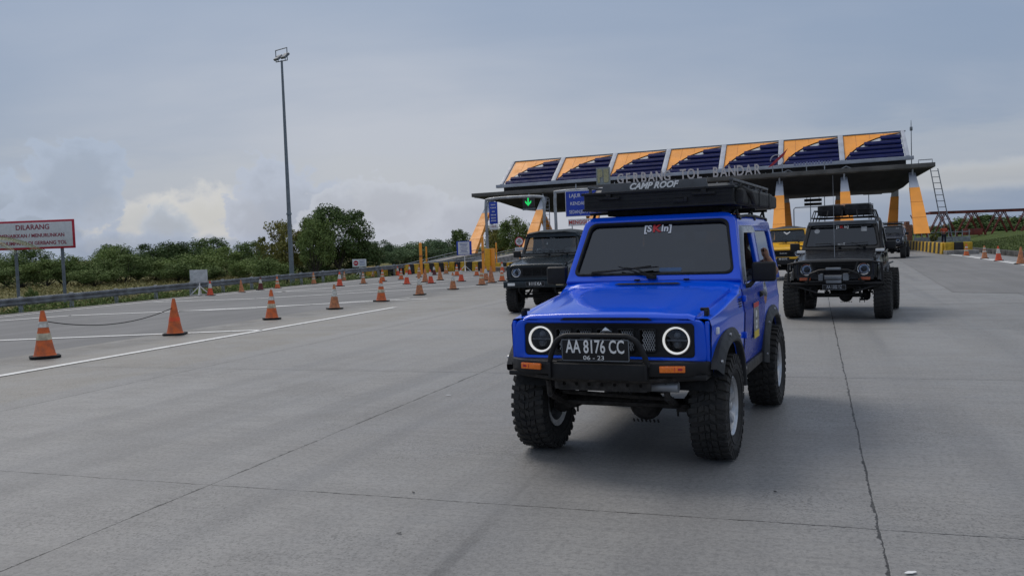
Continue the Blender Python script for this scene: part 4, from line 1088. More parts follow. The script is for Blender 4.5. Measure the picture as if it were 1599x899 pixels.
# roof rack
rk = MB()
for y in (1.10, 1.85, 2.55):
    for s in (-1, 1):
        rk.tube([(s*.625, y, 1.70), (s*.61, y, 1.79)], .012, 6); rk.tube([(s*.60, y-.1, 1.735), (s*.61, y, 1.79)], .010, 6); rk.box((s*.632, y, 1.705), (.03, .07, .025), bev=.006)
    rk.box((0, y, 1.792), (1.30, .035, .022), bev=.004)
for s in (-1, 1): rk.tube([(s*.635, 1.0, 1.715), (s*.625, 1.5, 1.735), (s*.62, 2.0, 1.735), (s*.625, 2.65, 1.715)], .012, 6)
rk.build('roof_rack', satin_black, blue)
fl = MB(); fl.box((0, 1.35, 1.79), (.95, .62, .05), bev=.01); fl.box((.25, 1.2, 1.765), (.5, .25, .03)); fl.build('rack_tray', rough_black, blue)
# roof tent: stands on the rack, a thing of its own
tent_mat = mat('tent_shell', (.085, .09, .10), .55, var=.12, bump=.12, bscale=90)
tent = thing('rooftop_tent', 'black folded rooftop tent with white lettering on the roof of the blue jeep', 'rooftop tent', L2W((0, 1.9, 1.805)), BY)
b = MB(); b.box((0, 0, .082), (1.26, 2.06, .150), bev=.02, seg=3); b.box((0, 0, .150), (1.29, 2.10, .022), bev=.006); b.box((0, 0, .018), (1.28, 2.08, .02), bev=.006)
for z in (.055, .085, .115): b.box((0, -1.03, z), (1.22, .012, .006))
base = b.build('base_tray', satin_black, tent)
for x in (-.40, .40): b = MB(); b.box((x, -1.055, .105), (.19, .03, .018), bev=.004); b.box((x, -1.05, .118), (.04, .03, .04), bev=.004); b.build('clasp', rough_black, base)
b = MB(); b.box((.19, -1.045, .06), (.09, .02, .03), bev=.005); b.box((.25, -1.045, .066), (.03, .02, .04), bev=.005); b.build('latch', rough_black, base)
b = MB(); b.box((0, .02, .172), (1.18, 1.90, .035), bev=.010, taper=(.95, .96)); shell = b.build('lid', tent_mat, tent)
b = MB(); b.plate([rpoly([(-.50, 0), (.42, 0), (.40, .085), (-.47, .085)], .01)], .02, FR(0, -.955, .150, .10), .003); panel = b.build('name_panel', tent_mat, tent)
b = MB(); b.text('CAMP ROOF', .072, .003, FR(-.04, -.970, .198, .10), 'CENTER', 1.0, .35, .003); b.build('lettering', white_plain, panel, 0)
b = MB()
for s in (-1, 1):
    b.box((s*.60, .02, .212), (.035, 1.95, .022), bev=.004)
    for y in (-.93, -.55, -.15, .25, .62, .97): b.box((s*.60, y, .180), (.022, .022, .06))
for y in (-.3, .35, .97): b.box((0, y, .212), (1.2, .03, .016), bev=.003)
b.build('rail', mat('dark_alloy', (.11, .11, .12), .5, metal=.5, var=.1), tent)
b = MB(); b.box((.655, .05, .075), (.075, 1.98, .125), bev=.03, seg=3); 
for y in (-.65, -.1, .5): b.box((.695, y, .08), (.008, .05, .135), bev=.003)
b.tube([(.66, -.85, .15), (.71, -.72, .11), (.71, -.5, .03), (.69, -.42, .05)], .022, 8); b.build('awning_bag', mat('awning_canvas', (.035, .035, .036), .85, var=.25, bump=.4, bscale=30), tent)

seated_person('person with dark hair looking out of the open front window of the blue jeep', L2W((.50, 1.72, .76)), BY, shirt_w, True, turn=.1)
seated_person('person in a brown shirt in the back of the blue jeep behind the side window', L2W((.44, 2.45, .86)), BY, shirt_b, False, turn=-.3, arm_out=True)

# ------------------------------------------------------------------ the dark green soft-top
g0 = G(851, 487)
green, WSg = build_jeep('dark green soft-top jeep with square bumper behind the blue jeep, left of it', (g0.x, g0.y, 0), -ROADAZ+.02, green_paint, dict(lift=.05, softtop=True, glass=glass_clear, flares=False, skin_sticker=False, tf=.66, tr=.66, dark_rims=True))
Lg = lambda p: L2W(p, Vector((g0.x, g0.y, 0)), -ROADAZ+.02)
b = MB(); b.box((0, -.60, .665), (1.50, .16, .145), bev=.012)
for s in (-1, 1): b.box((s*.735, -.50, .665), (.06, .25, .145), bev=.012)
gb_ = b.build('front_bumper', green_paint, green)
for s in (-1, 1):
    b = MB(); b.box((s*.56, -.685, .67), (.17, .02, .06), bev=.006); b.build('bumper_lamp', white_plain if s < 0 else mat('warm_lens', (.85, .75, .5), .3), gb_)
number_plate(green, FR(0, -.69, .675), 'B 1115 XLA', None, .44, .115)
# canvas roof
cm = mat('canvas_roof', (.035, .05, .065), .85, var=.25, vscale=3, bump=.35, bscale=12)
b = MB(); rows = []
for y, k in ((.84, -.015), (.90, .015), (1.2, .03), (1.5, .045), (1.8, .03), (2.1, .04), (2.5, .03), (2.75, -.02)):
    sag = k+.006*sin(y*14)
    rows.append([Vector((x, y-(.02 if abs(x) < .3 and y < 1 else 0), z+sag)) for x, z in ((-.725, 1.20), (-.70, 1.40), (-.665, 1.60), (-.64, 1.70), (-.58, 1.76), (-.3, 1.80), (0, 1.79), (.3, 1.80), (.58, 1.76), (.64, 1.70), (.665, 1.60), (.70, 1.40), (.725, 1.20))])
for s_i, row in enumerate(rows):       # the doors stay open to glass below the roof rail
    if s_i < 4:
        for i in (0, 1, 2, 10, 11, 12): row[i].z = 1.66+.01*(2-min(i, 12-i)); row[i].x = (-.66 if i < 6 else .66)
b.grid(rows)
b.plate([rpoly([(-.64, 0), (.64, 0), (.63, .10), (.3, .125), (0, .118), (-.3, .125), (-.63, .10)], .02)], .02, FR(0, .86, 1.66, .3), .004)
cr = b.build('canvas_roof', cm, green, 50); cr.location.z = .05
b = MB(); b.box((0, 2.74, 1.45), (1.28, .02, .55)); x_ = b.build('rear_curtain', cm, green); x_.location.z = .05
for s in (-1, 1):
    b = MB(); b.tube([(s*.70, .74, 1.2), (s*.66, .92, 1.68), (s*.66, 1.62, 1.68), (s*.715, 1.62, 1.2)], .018, 6); x_ = b.build('door_frame', green_paint, green); x_.location.z = .05
b = MB(); b.tube([(-.60, .52, 1.20), (.60, .52, 1.20)], .009, 6); b.build('bonnet_rail', galv, green)
st = MB(); st.text('SKIn', .07, .002, WSg @ Matrix.Translation((0, .49, .006)), 'CENTER', 1.1); x_ = st.build('windscreen_lettering', galv, green, 0); x_.location.z = .05
pr = seated_person('person driving the dark green soft-top jeep, seen through its windscreen', Lg((-.36, 1.50, .95)), -ROADAZ, shirt_w)
pr = seated_person('person in pale shirt beside the driver of the dark green jeep', Lg((.36, 1.50, .95)), -ROADAZ, mat('pale_pink_shirt', (.6, .5, .48), .8))

# ------------------------------------------------------------------ the black jeep with the loaded rack
k0 = G(1310, 496); KY = -.455
black, WSb = build_jeep('tall black jeep with loaded roof rack, winch and tube bumper, right of the blue jeep', (k0.x, k0.y, 0), KY, black_paint, dict(lift=.03, R=.42, tf=.775, tr=.80, dark_rims=True))
b = MB()
for s in (-1, 1):
    b.tube([(s*.80, -.50, .63), (s*.80, -.58, .66), (s*.78, -.62, 1.02), (s*.60, -.64, 1.05)], .022, 8); b.tube([(s*.80, -.56, .66), (s*.30, -.60, .50)], .018, 8)
    b.tube([(s*.40, -.66, 1.05), (s*.36, -.68, .90), (s*.24, -.72, .84)], .016, 8)
    b.tube([(s*.46, -.64, .68), (s*.40, -.74, .84), (s*.24, -.76, .905), (0, -.76, .915)], .020, 8)
    b.tube([(s*.77, -.50, .90), (s*.86, 0, .98), (s*.86, 1.6, .96)], .018, 8)
b.tube([(-.80, -.60, .66), (.80, -.60, .66)], .026, 10); b.tube([(-.62, -.64, 1.05), (.62, -.64, 1.05)], .018, 8)
b.box((0, -.58, .70), (1.0, .16, .035), bev=.01); bb = b.build('tube_bumper', satin_black, black)
b = MB(); b.cyl((-.16, -.66, .77), (.13, -.66, .77), .045, n=16); b.box((.20, -.66, .78), (.10, .12, .13), bev=.02); b.box((-.22, -.66, .78), (.08, .12, .13), bev=.02); b.box((0, -.73, .70), (.26, .02, .05), bev=.005); b.build('winch', galv_dark, bb)
b = MB(); b.box((0, -.76, .93), (.26, .05, .045), bev=.02); b.build('light_bar', galv_dark, bb)
for s in (-1, 1):
    b = MB(); b.box((s*.50, -.60, .745), (.19, .05, .05), bev=.01); b.build('indicator', mat('dull_orange_lens', (.42, .10, .04), .4), bb)
    b = MB(); b.box((s*.70, .45, 1.22), (.15, .10, .05), bev=.01); b.build('wing_lamp', white_plain, black)
number_plate(black, FR(0, -.66, .60), 'AA 1302 YZ', None, .40, .10, dim=True)
b = MB(); y0, y1 = .95, 2.55
for z, gx, gy in ((1.86, .0, .0), (2.00, .04, .08)):
    P = [(-.56+gx, y0+gy, z), (.56-gx, y0+gy, z), (.56-gx, y1-gy, z), (-.56+gx, y1-gy, z)]; b.tube(P, .014, 6, closed=True)
for x in (-.56, -.28, 0, .28, .56):
    for y, q in ((y0, .08), (y1, -.08)): b.tube([(x, y, 1.86), (x*.93, y+q, 2.0)], .010, 6)
for y in (1.3, 1.75, 2.2):
    for s in (-1, 1): b.tube([(s*.56, y, 1.86), (s*.52, y, 2.0)], .010, 6); b.tube([(s*.56, y, 1.86), (s*.60, y, 1.72)], .012, 6)
    b.tube([(-.56, y, 1.86), (.56, y, 1.86)], .012, 6)
rr_ = b.build('roof_rack', satin_black, black)
b = MB(); b.plate([rpoly([(-.62, 0), (.62, 0), (.60, .07), (-.60, .07)], .01)], .03, FR(0, .84, 1.72, -.3)); b.build('sun_visor', galv_dark, black)
ld = thing('luggage_box', 'dark mesh-topped luggage strapped on the rack of the tall black jeep', 'luggage', L2W((0, 1.75, 1.905), Vector((k0.x, k0.y, 0)), KY), KY)
b = MB(); b.box((-.25, 0, .10), (.46, 1.1, .20), bev=.03); b.box((.25, .02, .105), (.46, 1.0, .21), bev=.03); b.build('cases', mat('dark_canvas', (.018, .018, .022), .85, var=.4, bump=.5, bscale=25), ld)
b = MB()
for y in (-.3, .3): b.tube([(-.5, y, 0), (-.49, y, .205), (0, y, .22), (.49, y, .22), (.5, y, 0)], .008, 5)
b.build('strap', galv_dark, ld)
b = MB()
for (x, yy, s_) in ((-.45, .42, .05), (.40, .44, .045)): b.plate([circ(x, yy, s_, 18)] if x < 0 else [rrect(x-.05, yy-.05, x+.05, yy+.05, .01)], .002, WSb @ Matrix.Translation((0, 0, .007)))
b.plate([rrect(-.06, .10, .07, .15, .01)], .002, WSb @ Matrix.Translation((0, 0, .007))); x_ = b.build('windscreen_sticker', galv, black); x_.location.z = .03
b = MB(); b.tube([(-.02, -.30, 1.10), (-.03, -.28, 2.6)], [.006, .002], 5); b.build('aerial', galv, black)
b = MB(); b.tube([(.80, .35, 1.15), (.72, .60, 1.25), (.69, .80, 1.75), (.66, 1.0, 1.80)], .03, 8); b.build('snorkel', satin_black, black)

# ------------------------------------------------------------------ the yellow one
y0_ = G(1227, 437); YY = -.40
yel, WSy = build_jeep('bright yellow jeep with black grille band, between the blue and the black jeep', (y0_.x, y0_.y, 0), YY, yellow_paint, dict(lift=.04, skin_sticker=False, tf=.68, tr=.68, glass=glass_clear, dark_rims=True))
b = MB(); b.box((0, -.60, .62), (1.52, .14, .15), bev=.01); b.box((0, -.56, .70), (1.3, .1, .05)); b.build('front_bumper', satin_black, yel)
number_plate(yel, FR(0, -.68, .74), 'AB 1212 YC', None, .42, .11)
b = MB(); b.text('SUZUKI', .055, .006, FR(0, -.54, .93), 'CENTER', 1.3); b.build('grille_badge', white_plain, yel, 0)
b = MB(); rows = []
for y, h_ in ((1.1, .0), (1.2, .05), (1.5, .09), (2.0, .09), (2.3, .04)): rows.append([Vector((x*.55, y, 1.80+h_*(1-x*x))) for x in (-1, -.8, -.4, 0, .4, .8, 1)])
b.grid(rows); b.box((0, 1.7, 1.80), (1.1, 1.2, .02)); b.build('roof_cover', rough_black, yel)
b = MB(); b.box((0, .93, 1.80), (1.24, .06, .03), bev=.008); b.build('roof_strip', galv, yel)
b = MB(); b.plate([rpoly([(-.12, 0), (0, -.10), (.12, 0), (.10, .03), (0, -.04), (-.10, .03)], .01)], .002, WSy @ Matrix.Translation((0, .47, .007)))
x_ = b.build('windscreen_sticker', white_plain, yel); x_.location.z = .04
b = MB(); b.box((.50, -.05, 1.17), (.20, .25, .02), bev=.008); b.build('bonnet_pad', rough_black, yel)

# ------------------------------------------------------------------ the far dark one
f0 = G(1390, 404); FY = -.50
far, WSf = build_jeep('dark blue-black jeep with a low rack, farthest of the cars, coming out of the gate', (f0.x, f0.y, 0), FY, mat('navy_paint', (.012, .016, .030), .3, coat=.4), dict(lift=.14, R=.41, skin_sticker=False, tf=.72, tr=.74, dark_rims=True))
b = MB(); b.tube([(-.78, -.60, .74), (.78, -.60, .74)], .035, 8); b.box((0, -.62, .80), (1.1, .08, .10), bev=.02); b.build('front_bumper', satin_black, far)
b = MB()
for z in (1.98, 2.10): b.tube([(-.58, 1.0, z), (.58, 1.0, z), (.58, 2.5, z), (-.58, 2.5, z)], .014, 6, closed=True)
for x in (-.58, -.2, .2, .58):
    for y in (1.0, 2.5): b.tube([(x, y, 1.88), (x, y, 2.1)], .012, 6)
b.box((0, 1.8, 2.0), (1.0, 1.2, .12), bev=.03); b.build('roof_rack', satin_black, far)
b = MB()
for s in (-1, 1): b.plate([rrect(s*.35-.09, .42, s*.35+.09, .45, .01)], .002, WSf @ Matrix.Translation((0, 0, .007)))
x_ = b.build('windscreen_sticker', galv, far); x_.location.z = .14
# ================================================================== TOLL GATE
GU, GV = -10.4, 80.0
gate = thing('toll_gate', 'wide toll gate with orange and dark blue striped roof panels on slanted orange legs', 'toll gate', W(GU, GV), -ROADAZ); gate.rotation_euler[1] = -.010
X = lambda u: u-GU
BND = [-28.3, -23.1, -17.9, -12.75, -7.65, -2.6, 2.42, 7.5]
# canopy: flat slab whose underside narrows downward
x0, x1 = X(-29.9), X(9.1); y0, y1 = -4.0, 14.0
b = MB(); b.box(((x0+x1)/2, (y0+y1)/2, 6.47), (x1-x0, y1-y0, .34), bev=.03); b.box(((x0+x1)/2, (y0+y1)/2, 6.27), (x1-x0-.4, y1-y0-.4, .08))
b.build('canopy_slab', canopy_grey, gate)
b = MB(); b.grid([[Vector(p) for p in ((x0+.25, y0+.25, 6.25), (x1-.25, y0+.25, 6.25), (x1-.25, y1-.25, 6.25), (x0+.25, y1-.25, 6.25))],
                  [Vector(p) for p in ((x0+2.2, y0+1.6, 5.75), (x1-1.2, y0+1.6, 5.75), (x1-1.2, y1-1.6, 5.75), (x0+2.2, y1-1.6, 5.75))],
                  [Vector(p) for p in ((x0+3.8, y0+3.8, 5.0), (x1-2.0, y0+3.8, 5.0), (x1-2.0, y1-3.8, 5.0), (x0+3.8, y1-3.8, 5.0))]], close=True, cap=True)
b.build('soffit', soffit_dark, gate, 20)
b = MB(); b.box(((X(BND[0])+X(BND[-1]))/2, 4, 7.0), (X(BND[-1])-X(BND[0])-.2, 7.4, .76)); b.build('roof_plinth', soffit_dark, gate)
# sloping front with seven bays
YB, ZB, YT, ZT = .0, 7.50, 4.0, 9.98
def SL(u, t, off=0.):                 # point on the sloping front, t from foot to ridge, off = proud of it
    ny, nz = -(ZT-ZB), (YT-YB); l = sqrt(ny*ny+nz*nz)
    return Vector((X(u), YB+(YT-YB)*t+ny/l*off, ZB+(ZT-ZB)*t+nz/l*off))
ZU = Vector((0, YT-YB, ZT-ZB)).normalized(); SLEN = Vector((0, YT-YB, ZT-ZB)).length
def SM(u, off=0.):
    o = SL(u, 0, off); n = Vector((1, 0, 0)).cross(ZU)
    return Matrix(((1, 0, n.x, o.x), (0, ZU.y, n.y, o.y), (0, ZU.z, n.z, o.z), (0, 0, 0, 1)))
beam = MB(); xa, xb = X(BND[0])-.5, X(BND[-1])+.45
beam.box(((xa+xb)/2, -.05, 7.40), (xb-xa, .5, .30), bev=.03); beam.build('front_beam', light_clad, gate)
beam = MB(); beam.box(((xa+xb)/2+.1, 4.05, 10.06), (xb-xa-.6, .22, .10), bev=.02); beam.box(((xa+xb)/2, 4.3, 9.92), (xb-xa-1.2, .3, .14)); beam.build('ridge_beam', galv_dark, gate)
b = MB(); b.grid([[Vector((xa+.5, 4.2, 9.95)), Vector((xb-.5, 4.2, 9.95))], [Vector((xa+.5, 8.2, 7.3)), Vector((xb-.5, 8.2, 7.3))]]); b.build('rear_slope', light_clad, gate)
for i, u in enumerate(BND):
    b = MB(); wd = .42 if 0 < i < 7 else .30
    b.box((0, SLEN/2, .0), (wd, SLEN+.1, .20), M=SM(u, .06), bev=.02); b.build('bay_post', light_clad, gate)
FR_ = [(0.03, .00, .135), (.09, .17, .30), (.21, .345, .475), (.36, .53, .67), (.655, .73, .88)]
for i in range(7):
    ua, ub = BND[i]+.24, BND[i+1]-.24; bw = ub-ua
    curve = [(0, .06), (.03, .14), (.10, .30), (.20, .45), (.30, .58), (.42, .71), (.58, .82), (.78, .92), (1.0, .97)]
    b = MB(); b.plate([[(x*bw, y*SLEN) for x, y in curve]+[(0, SLEN)]], .04, SM(ua, .02))
    pn = b.build('orange_panel', orange_clad, gate, 0)
    b = MB()
    for x in (.22, .47, .72):
        yy = .56 if x < .3 else (.80 if x < .5 else .92); b.box((x*bw, (yy+1)/2*SLEN, .022), (.02, (1-yy)*SLEN, .006), M=SM(ua, .025))
    b.build('panel_seams', mat('orange_seam', (.45, .16, .04), .6), pn, 0)
    b = MB(); wc = [(x+.015, y-.02) for x, y in curve[:-1]]+[(1.0, .95)]; low = [(1.0, .90), (.66, .74), (.40, .52), (.22, .34), (.12, .12), (.02, .05)]
    b.plate([[(x*bw, max(y, .02)*SLEN) for x, y in wc+low]], .03, SM(ua, -.04)); b.build('curved_trim', mat('trim_white', (.55, .57, .60), .5), gate, 0)
    b = MB(); b.plate([[(0, .01*SLEN), (bw, .01*SLEN), (bw, .90*SLEN), (.64*bw, .72*SLEN), (.38*bw, .5*SLEN), (.18*bw, .25*SLEN), (0, .1*SLEN)]], .02, SM(ua, -.12)); b.build('louvre_backing', mat('navy_backing', (.006, .008, .035), .7), gate, 0)
    fb = MB()
    for (fx, ta, tb) in FR_:
        q = []
        for x in (fx*bw, bw):
            q.append([SM(ua) @ Vector((x, ta*SLEN, .03)), SM(ua) @ Vector((x, (ta+.015)*SLEN, .15)), SM(ua) @ Vector((x, (ta*.45+tb*.55)*SLEN, .20)), SM(ua) @ Vector((x, tb*SLEN, .09)), SM(ua) @ Vector((x, tb*SLEN, .02))])
        fb.grid(q, close=True, cap=True)
    fb.build('louvres', blue_fin, gate, 20)
# slanted legs, one pair per island
for i, u in enumerate(BND):
    for back in (0, 1):
        s = 1 if not back else -1
        yT, yF = (-3.0, -8.9) if not back else (11.8, 17.6)
        wT, wF = .60, 1.05
        def sec(t, k=0.): 
            y = lerp(yT, yF, t); z = lerp(6.0, 1.15, t); w_ = lerp(wT, wF, t)+k; d = lerp(.40, .62, t)+k
            return [Vector((X(u)-w_/2, y-d/2, z-.25*s*0)), Vector((X(u)+w_/2, y-d/2, z)), Vector((X(u)+w_/2, y+d/2, z)), Vector((X(u)-w_/2, y+d/2, z))]
        b = MB(); b.grid([sec(.26), sec(.50), sec(.75), sec(1.0)], close=True, cap=True); lg = b.build('leg', orange_clad, gate, 20)
        b = MB(); b.grid([sec(.0, -.12), sec(.26, -.04)], close=True, cap=True)
        if not back: b.cyl((X(u), -3.7, 6.3), (X(u), -3.4, 5.6), .07, n=8)
        b.build('leg_top', light_clad, lg, 20)
        b = MB()
        for t in (.5, .75): b.tube(sec(t, .012), .012, 4, closed=True)
        b.build('leg_joint', mat('orange_seam', (.45, .16, .04), .6), lg)
# lettering along the canopy
def gtext(s_, u, z, size, m, v=76.0, sx=1., name='lettering', al='LEFT'):
    b = MB(); b.text(s_, size, .10, FR(X(u), v-GV, z), al, sx, 0, .014*size); return b.build(name, m, gate, 0)
for i, ch in enumerate('GERBANG TOL BANDAR '):
    if ch != ' ': gtext(ch, -15.95+.682*i, 7.02, 1.25, grey_letters, 76.4, .70, 'letter', 'CENTER')
b = MB()
for i in range(19): b.box((X(-15.95+.682*i), -3.56, 6.62), (.04, .04, .25))
b.box((X(-9.8), -3.52, 6.63), (12.6, .06, .05))
for u in (-3.1, -2.35, -.45, .95): b.box((X(u), -3.6, 6.95), (.07, .07, .70))
b.box((X(-2.6), -3.6, 6.66), (1.2, .06, .06)); b.build('sign_brackets', galv, gate)
b = MB(); b.plate([rrect(-.62, -.75, .62, .75, .03)], .10, FR(X(-17.45), -3.7, 7.42)); em_ = b.build('emblem_board', mat('emblem_grey', (.30, .33, .34), .5), gate, 0)
b = MB(); M_ = FR(X(-17.45), -3.79, 7.42)
b.plate([rpoly([(-.50, -.60), (-.30, -.60), (-.30, -.1), (-.05, -.1), (-.05, .6), (-.50, .6)], [0, 0, 0, .25, .25, .05])], .03, M_)
b.plate([rpoly([(.06, .60), (.06, -.3), (.06, -.60), (.50, -.60), (.50, .60)], [0, 0, .2, .25, 0])], .03, M_); b.build('emblem', mat('emblem_olive', (.42, .40, .24), .5), em_, 0)
b = MB(); M_ = FR(X(-2.75), -3.7, 7.72)
b.plate([rpoly([(-.75, -.70), (-.30, -.25), (.72, .62), (.90, .78), (.55, .20), (-.35, -.55)], .04)], .06, M_ @ Matrix.Translation((0, .1, .02))); b.build('slash_emblem', mat('slash_red', (.42, .03, .05), .5), gate, 0)
b = MB(); b.tube([M_ @ Vector((.52*cos(a), .46*sin(a)-.05, -.02)) for a in [radians(-120+16*k) for k in range(20)]], .05, 6); b.build('ring_emblem', mat('ring_grey', (.35, .36, .42), .5), gate)
b = MB()
for k in range(13): b.box((X(-1.35+.235*k), -3.6, 7.28), (.15, .05, .18 if k % 4 else .26), bev=.02)
b.box((X(.05), -3.6, 7.15), (2.9, .03, .03)); b.build('small_lettering', mat('small_letter_blue', (.20, .22, .40), .5), gate)
# lamps and displays under the soffit, roof bits
for u, v in ((-25.3, 78.5), (-20, 80), (-2, 79)):
    b = MB(); b.box((X(u), v-GV, 5.55), (.55, .3, .14), bev=.05); b.build('soffit_lamp', galv_dark, gate)
b = MB(); b.tube([(X(8.0), -3, 6.6), (X(8.0), -3, 6.95), (X(9.0), -3, 6.95), (X(9.0), -3, 6.6)], .04, 6)
b.tube([(X(-2.4), -3.2, 6.64), (X(-1.9), -3.2, 6.85), (X(-1.5), -3.2, 6.64)], .05, 6); b.tube([(X(2.2), -3.2, 6.64), (X(2.6), -3.2, 6.84), (X(3.0), -3.2, 6.64)], .05, 6); b.build('roof_handrail', galv_dark, gate)
mp = at(1424, 258, 78); tp = at(1421.5, 192, 78)
mast = thing('lightning_rod', 'thin pole with a small device on top at the right end of the gate roof', 'pole', (mp.x, mp.y, 6.64)); H_ = tp.z-6.64
b = MB(); b.cyl((0, 0, 0), (0, 0, H_), .045, .03, 8); b.build('pole', galv_dark, mast); b = MB(); b.box((0, 0, H_-.55), (.22, .16, .35), bev=.05); b.cyl((0, 0, H_), (0, 0, H_+.2), .02, n=6); b.build('device', galv_dark, mast)
# hanging lane displays seen from behind
for (px, py, wpx, lab) in ((1270, 316, 26, 'dark slatted lane display hanging under the gate, left of the rack of the black jeep'), (1363, 299, 27, 'dark slatted lane display hanging under the gate, above the black jeep')):
    P = at(px, py, 84); r_ = thing('lane_display', lab, 'display', (P.x, P.y, P.z), -ROADAZ)
    b = MB(); wd = wpx*84/FPX
    b.box((0, 0, .18), (wd, .2, .26), bev=.02); b.box((0, 0, -.20), (wd, .2, .26), bev=.02); b.build('panel', soffit_dark, r_)
    b = MB(); 
    for s in (-1, 1): b.cyl((s*wd*.35, 0, 0), (s*wd*.35, 0, 1.4), .03, n=6)
    b.build('hanger', galv_dark, r_)

# ------------------------------------------------------------------ islands with ramps
def island(label, u, v0, v1, wd, ramp=True):
    r = thing('traffic_island', label, 'island', W(u, v0), -ROADAZ)
    b = MB(); b.box((0, (v1-v0)/2, .12), (wd, v1-v0, .26), bev=.03); b.build('kerb', conc_wall, r)
    if ramp:
        L_ = 72.5-v0; rows = []
        for t in (0, .12, .35, .6, .8, 1):
            y = .8+t*(L_-.8+3); z = .27+.80*min(1, t*1.1); w_ = wd*.42*min(1, .5+t)
            rows.append([Vector((-w_, y, .2)), Vector((-w_*.85, y, z)), Vector((w_*.85, y, z)), Vector((w_, y, .2))])
        b = MB(); b.grid(rows, cap=True); b.build('ramp', conc_wall, r, 25)
        b = MB()
        for s in (-1, 1): b.tube([(s*wd*.3, 1.2, .42), (s*wd*.36, L_*.85, 1.22), (s*wd*.36, L_+3, 1.25)], .03, 6)
        for q in (.3, .6, .9): b.cyl((-wd*.36, L_*q, .3), (-wd*.36, L_*q, .42+.84*q), .03, n=6)
        b.build('rail', galv, r)
    return r
island('long traffic island with grey ramp under the leftmost slanted leg of the gate', -28.3, 58, 98, 1.7)
island('traffic island with grey ramp behind the blue-framed stand board', -23.1, 52.6, 98, 1.5)
island('traffic island with grey ramp under the second column from the left', -17.9, 50, 98, 1.6)
for i, u in enumerate(BND[3:7]):
    island(['traffic island hidden behind the green jeep', 'traffic island behind the blue jeep', 'traffic island behind the yellow jeep, under the orange leg', 'traffic island behind the black jeep'][i], u, 55 if i < 1 else 66, 98, 1.6)
island('traffic island with yellow and black blocks at the right side of the gate', 8.6, 60, 98, 1.8, False)
# blocks
def block(name, loc, rz, m, label, group, d=(.5, .98, .62)):
    key = 'blk'+m.name+str(d)
    if key not in VARS:
        b = MB(); b.box((0, 0, d[2]/2), d, bev=.03, taper=(.8, 1.0)); bmesh.ops.recalc_face_normals(b.b, faces=list(b.b.faces)); me = bpy.data.meshes.new('block'); b.b.to_mesh(me); b.b.free(); me.materials.append(m); VARS[key] = me
    o = bpy.data.objects.new(name, VARS[key]); C.objects.link(o); o.location = loc; o.rotation_euler = (0, 0, rz); return tag(o, label, 'barrier block', group)
def block_run(p, q, n, lab, grp, d):
    a, b_ = W(*p), W(*q); an = math.atan2((b_-a).y, (b_-a).x)-pi/2
    for k in range(n):
        c = a.lerp(b_, (k+.5)/n); nm = ('yellow', 'black')[k % 2]
        block('barrier_block', c, an, (yellow_block, black_block)[k % 2], nm+lab, nm+grp, d)
block_run((-24.4, 45.2), (-22.6, 52.4), 15, ' painted concrete block in the slanting row left of the gate', ' blocks of the left row', (.45, .48, .60))
block_run((-22.3, 52.4), (-19.0, 51.2), 7, ' painted concrete block in the short row behind the blue-framed notice', ' blocks of the short row', (.40, .47, .60))
block_run((-18.6, 51.0), (-17.0, 50.6), 4, ' painted concrete block at the foot of the ramp by the yellow post guard', ' blocks by the ramp', (.40, .40, .50))
for k in range(24):
    yb = k % 2 == 0; block('barrier_block', W(7.85-k*.01, 62+k), -ROADAZ, yellow_block if yb else black_block, ('yellow' if yb else 'black')+' painted concrete block in the row along the right edge of the road', ('yellow' if yb else 'black')+' blocks of the right row', (.5, .98, .72))
for k, (m, nm) in enumerate(((yellow_block, 'yellow block with the leftmost place at the head of the right island'), (black_block, 'black block between two yellow ones at the head of the right island'), (yellow_block, 'yellow block nearest the orange cone at the head of the right island'))):
    block('barrier_block', W(8.0+k*.52, 61.2), -ROADAZ-pi/2, m, nm, None, (.5, .50, .74))

# ------------------------------------------------------------------ lane sign frames
def G2(px, v):                      # ground point in the column of photo pixel px at road distance v
    d = ray(px, 420); k = v/(Vector((d.x, d.y, 0)).dot(rL)); return Vector((d.x*k, d.y*k, 0))
pa = G2(763, 49); pb = G2(853, 49+0); ddir = Vector((pb.x-pa.x, pb.y-pa.y, 0)); Wd_ = ddir.length; az_ = math.atan2(ddir.y, ddir.x)
top_ = at(763, 312, pa.y).z
fr1 = thing('sign_frame', 'tall grey steel frame over the left lane, carrying the green arrow display', 'sign frame', (pa.x, pa.y, 0), az_)
b = MB(); b.tube(smooth_path([(0, 0, 0), (0, 0, top_*.6), (0, 0, top_-.25), (.25, 0, top_), (Wd_/2, 0, top_+.05), (Wd_-.25, 0, top_), (Wd_, 0, top_-.25), (Wd_, 0, top_*.6), (Wd_, 0, 0)], 4), .085, 10); b.build('frame', galv, fr1)
b = MB(); b.box((.02, 0, .75), (.34, .34, 1.3), bev=.03); b.build('post_guard', mat('guard_yellow', (.80, .40, .02), .5, var=.1), fr1)
b = MB(); b.box((.30, .05, .70), (.22, .22, 1.4), bev=.03); b.build('side_guard', orange_clad, fr1)
dp = thing('arrow_display', 'black lane display with a lit green down arrow', 'lane display', at(826, 316, pa.y+.9*.7), az_)
b = MB(); b.box((0, 0, 0), (.72, .18, .62), bev=.03); b.build('housing', soffit_dark, dp)
b = MB(); b.plate([[(-.045, .26), (.045, .26), (.045, -.05), (.19, .09), (.19, -.04), (0, -.24), (-.19, -.04), (-.19, .09), (-.045, -.05)]], .01, FR(0, -.10)); b.build('arrow', mat('green_led', (.02, .5, .12), .4, emit=(.02, .9, .18), estr=.55), dp, 0)
b = MB(); b.box((0, .02, -.42), (.78, .12, .12)); 
for k in range(7): b.box((-.33+.11*k, -.05, -.42), (.035, .03, .14))
b.tube([(0, .1, .3), (0, .1, .55)], .03, 6); b.build('bracket', galv_dark, dp)
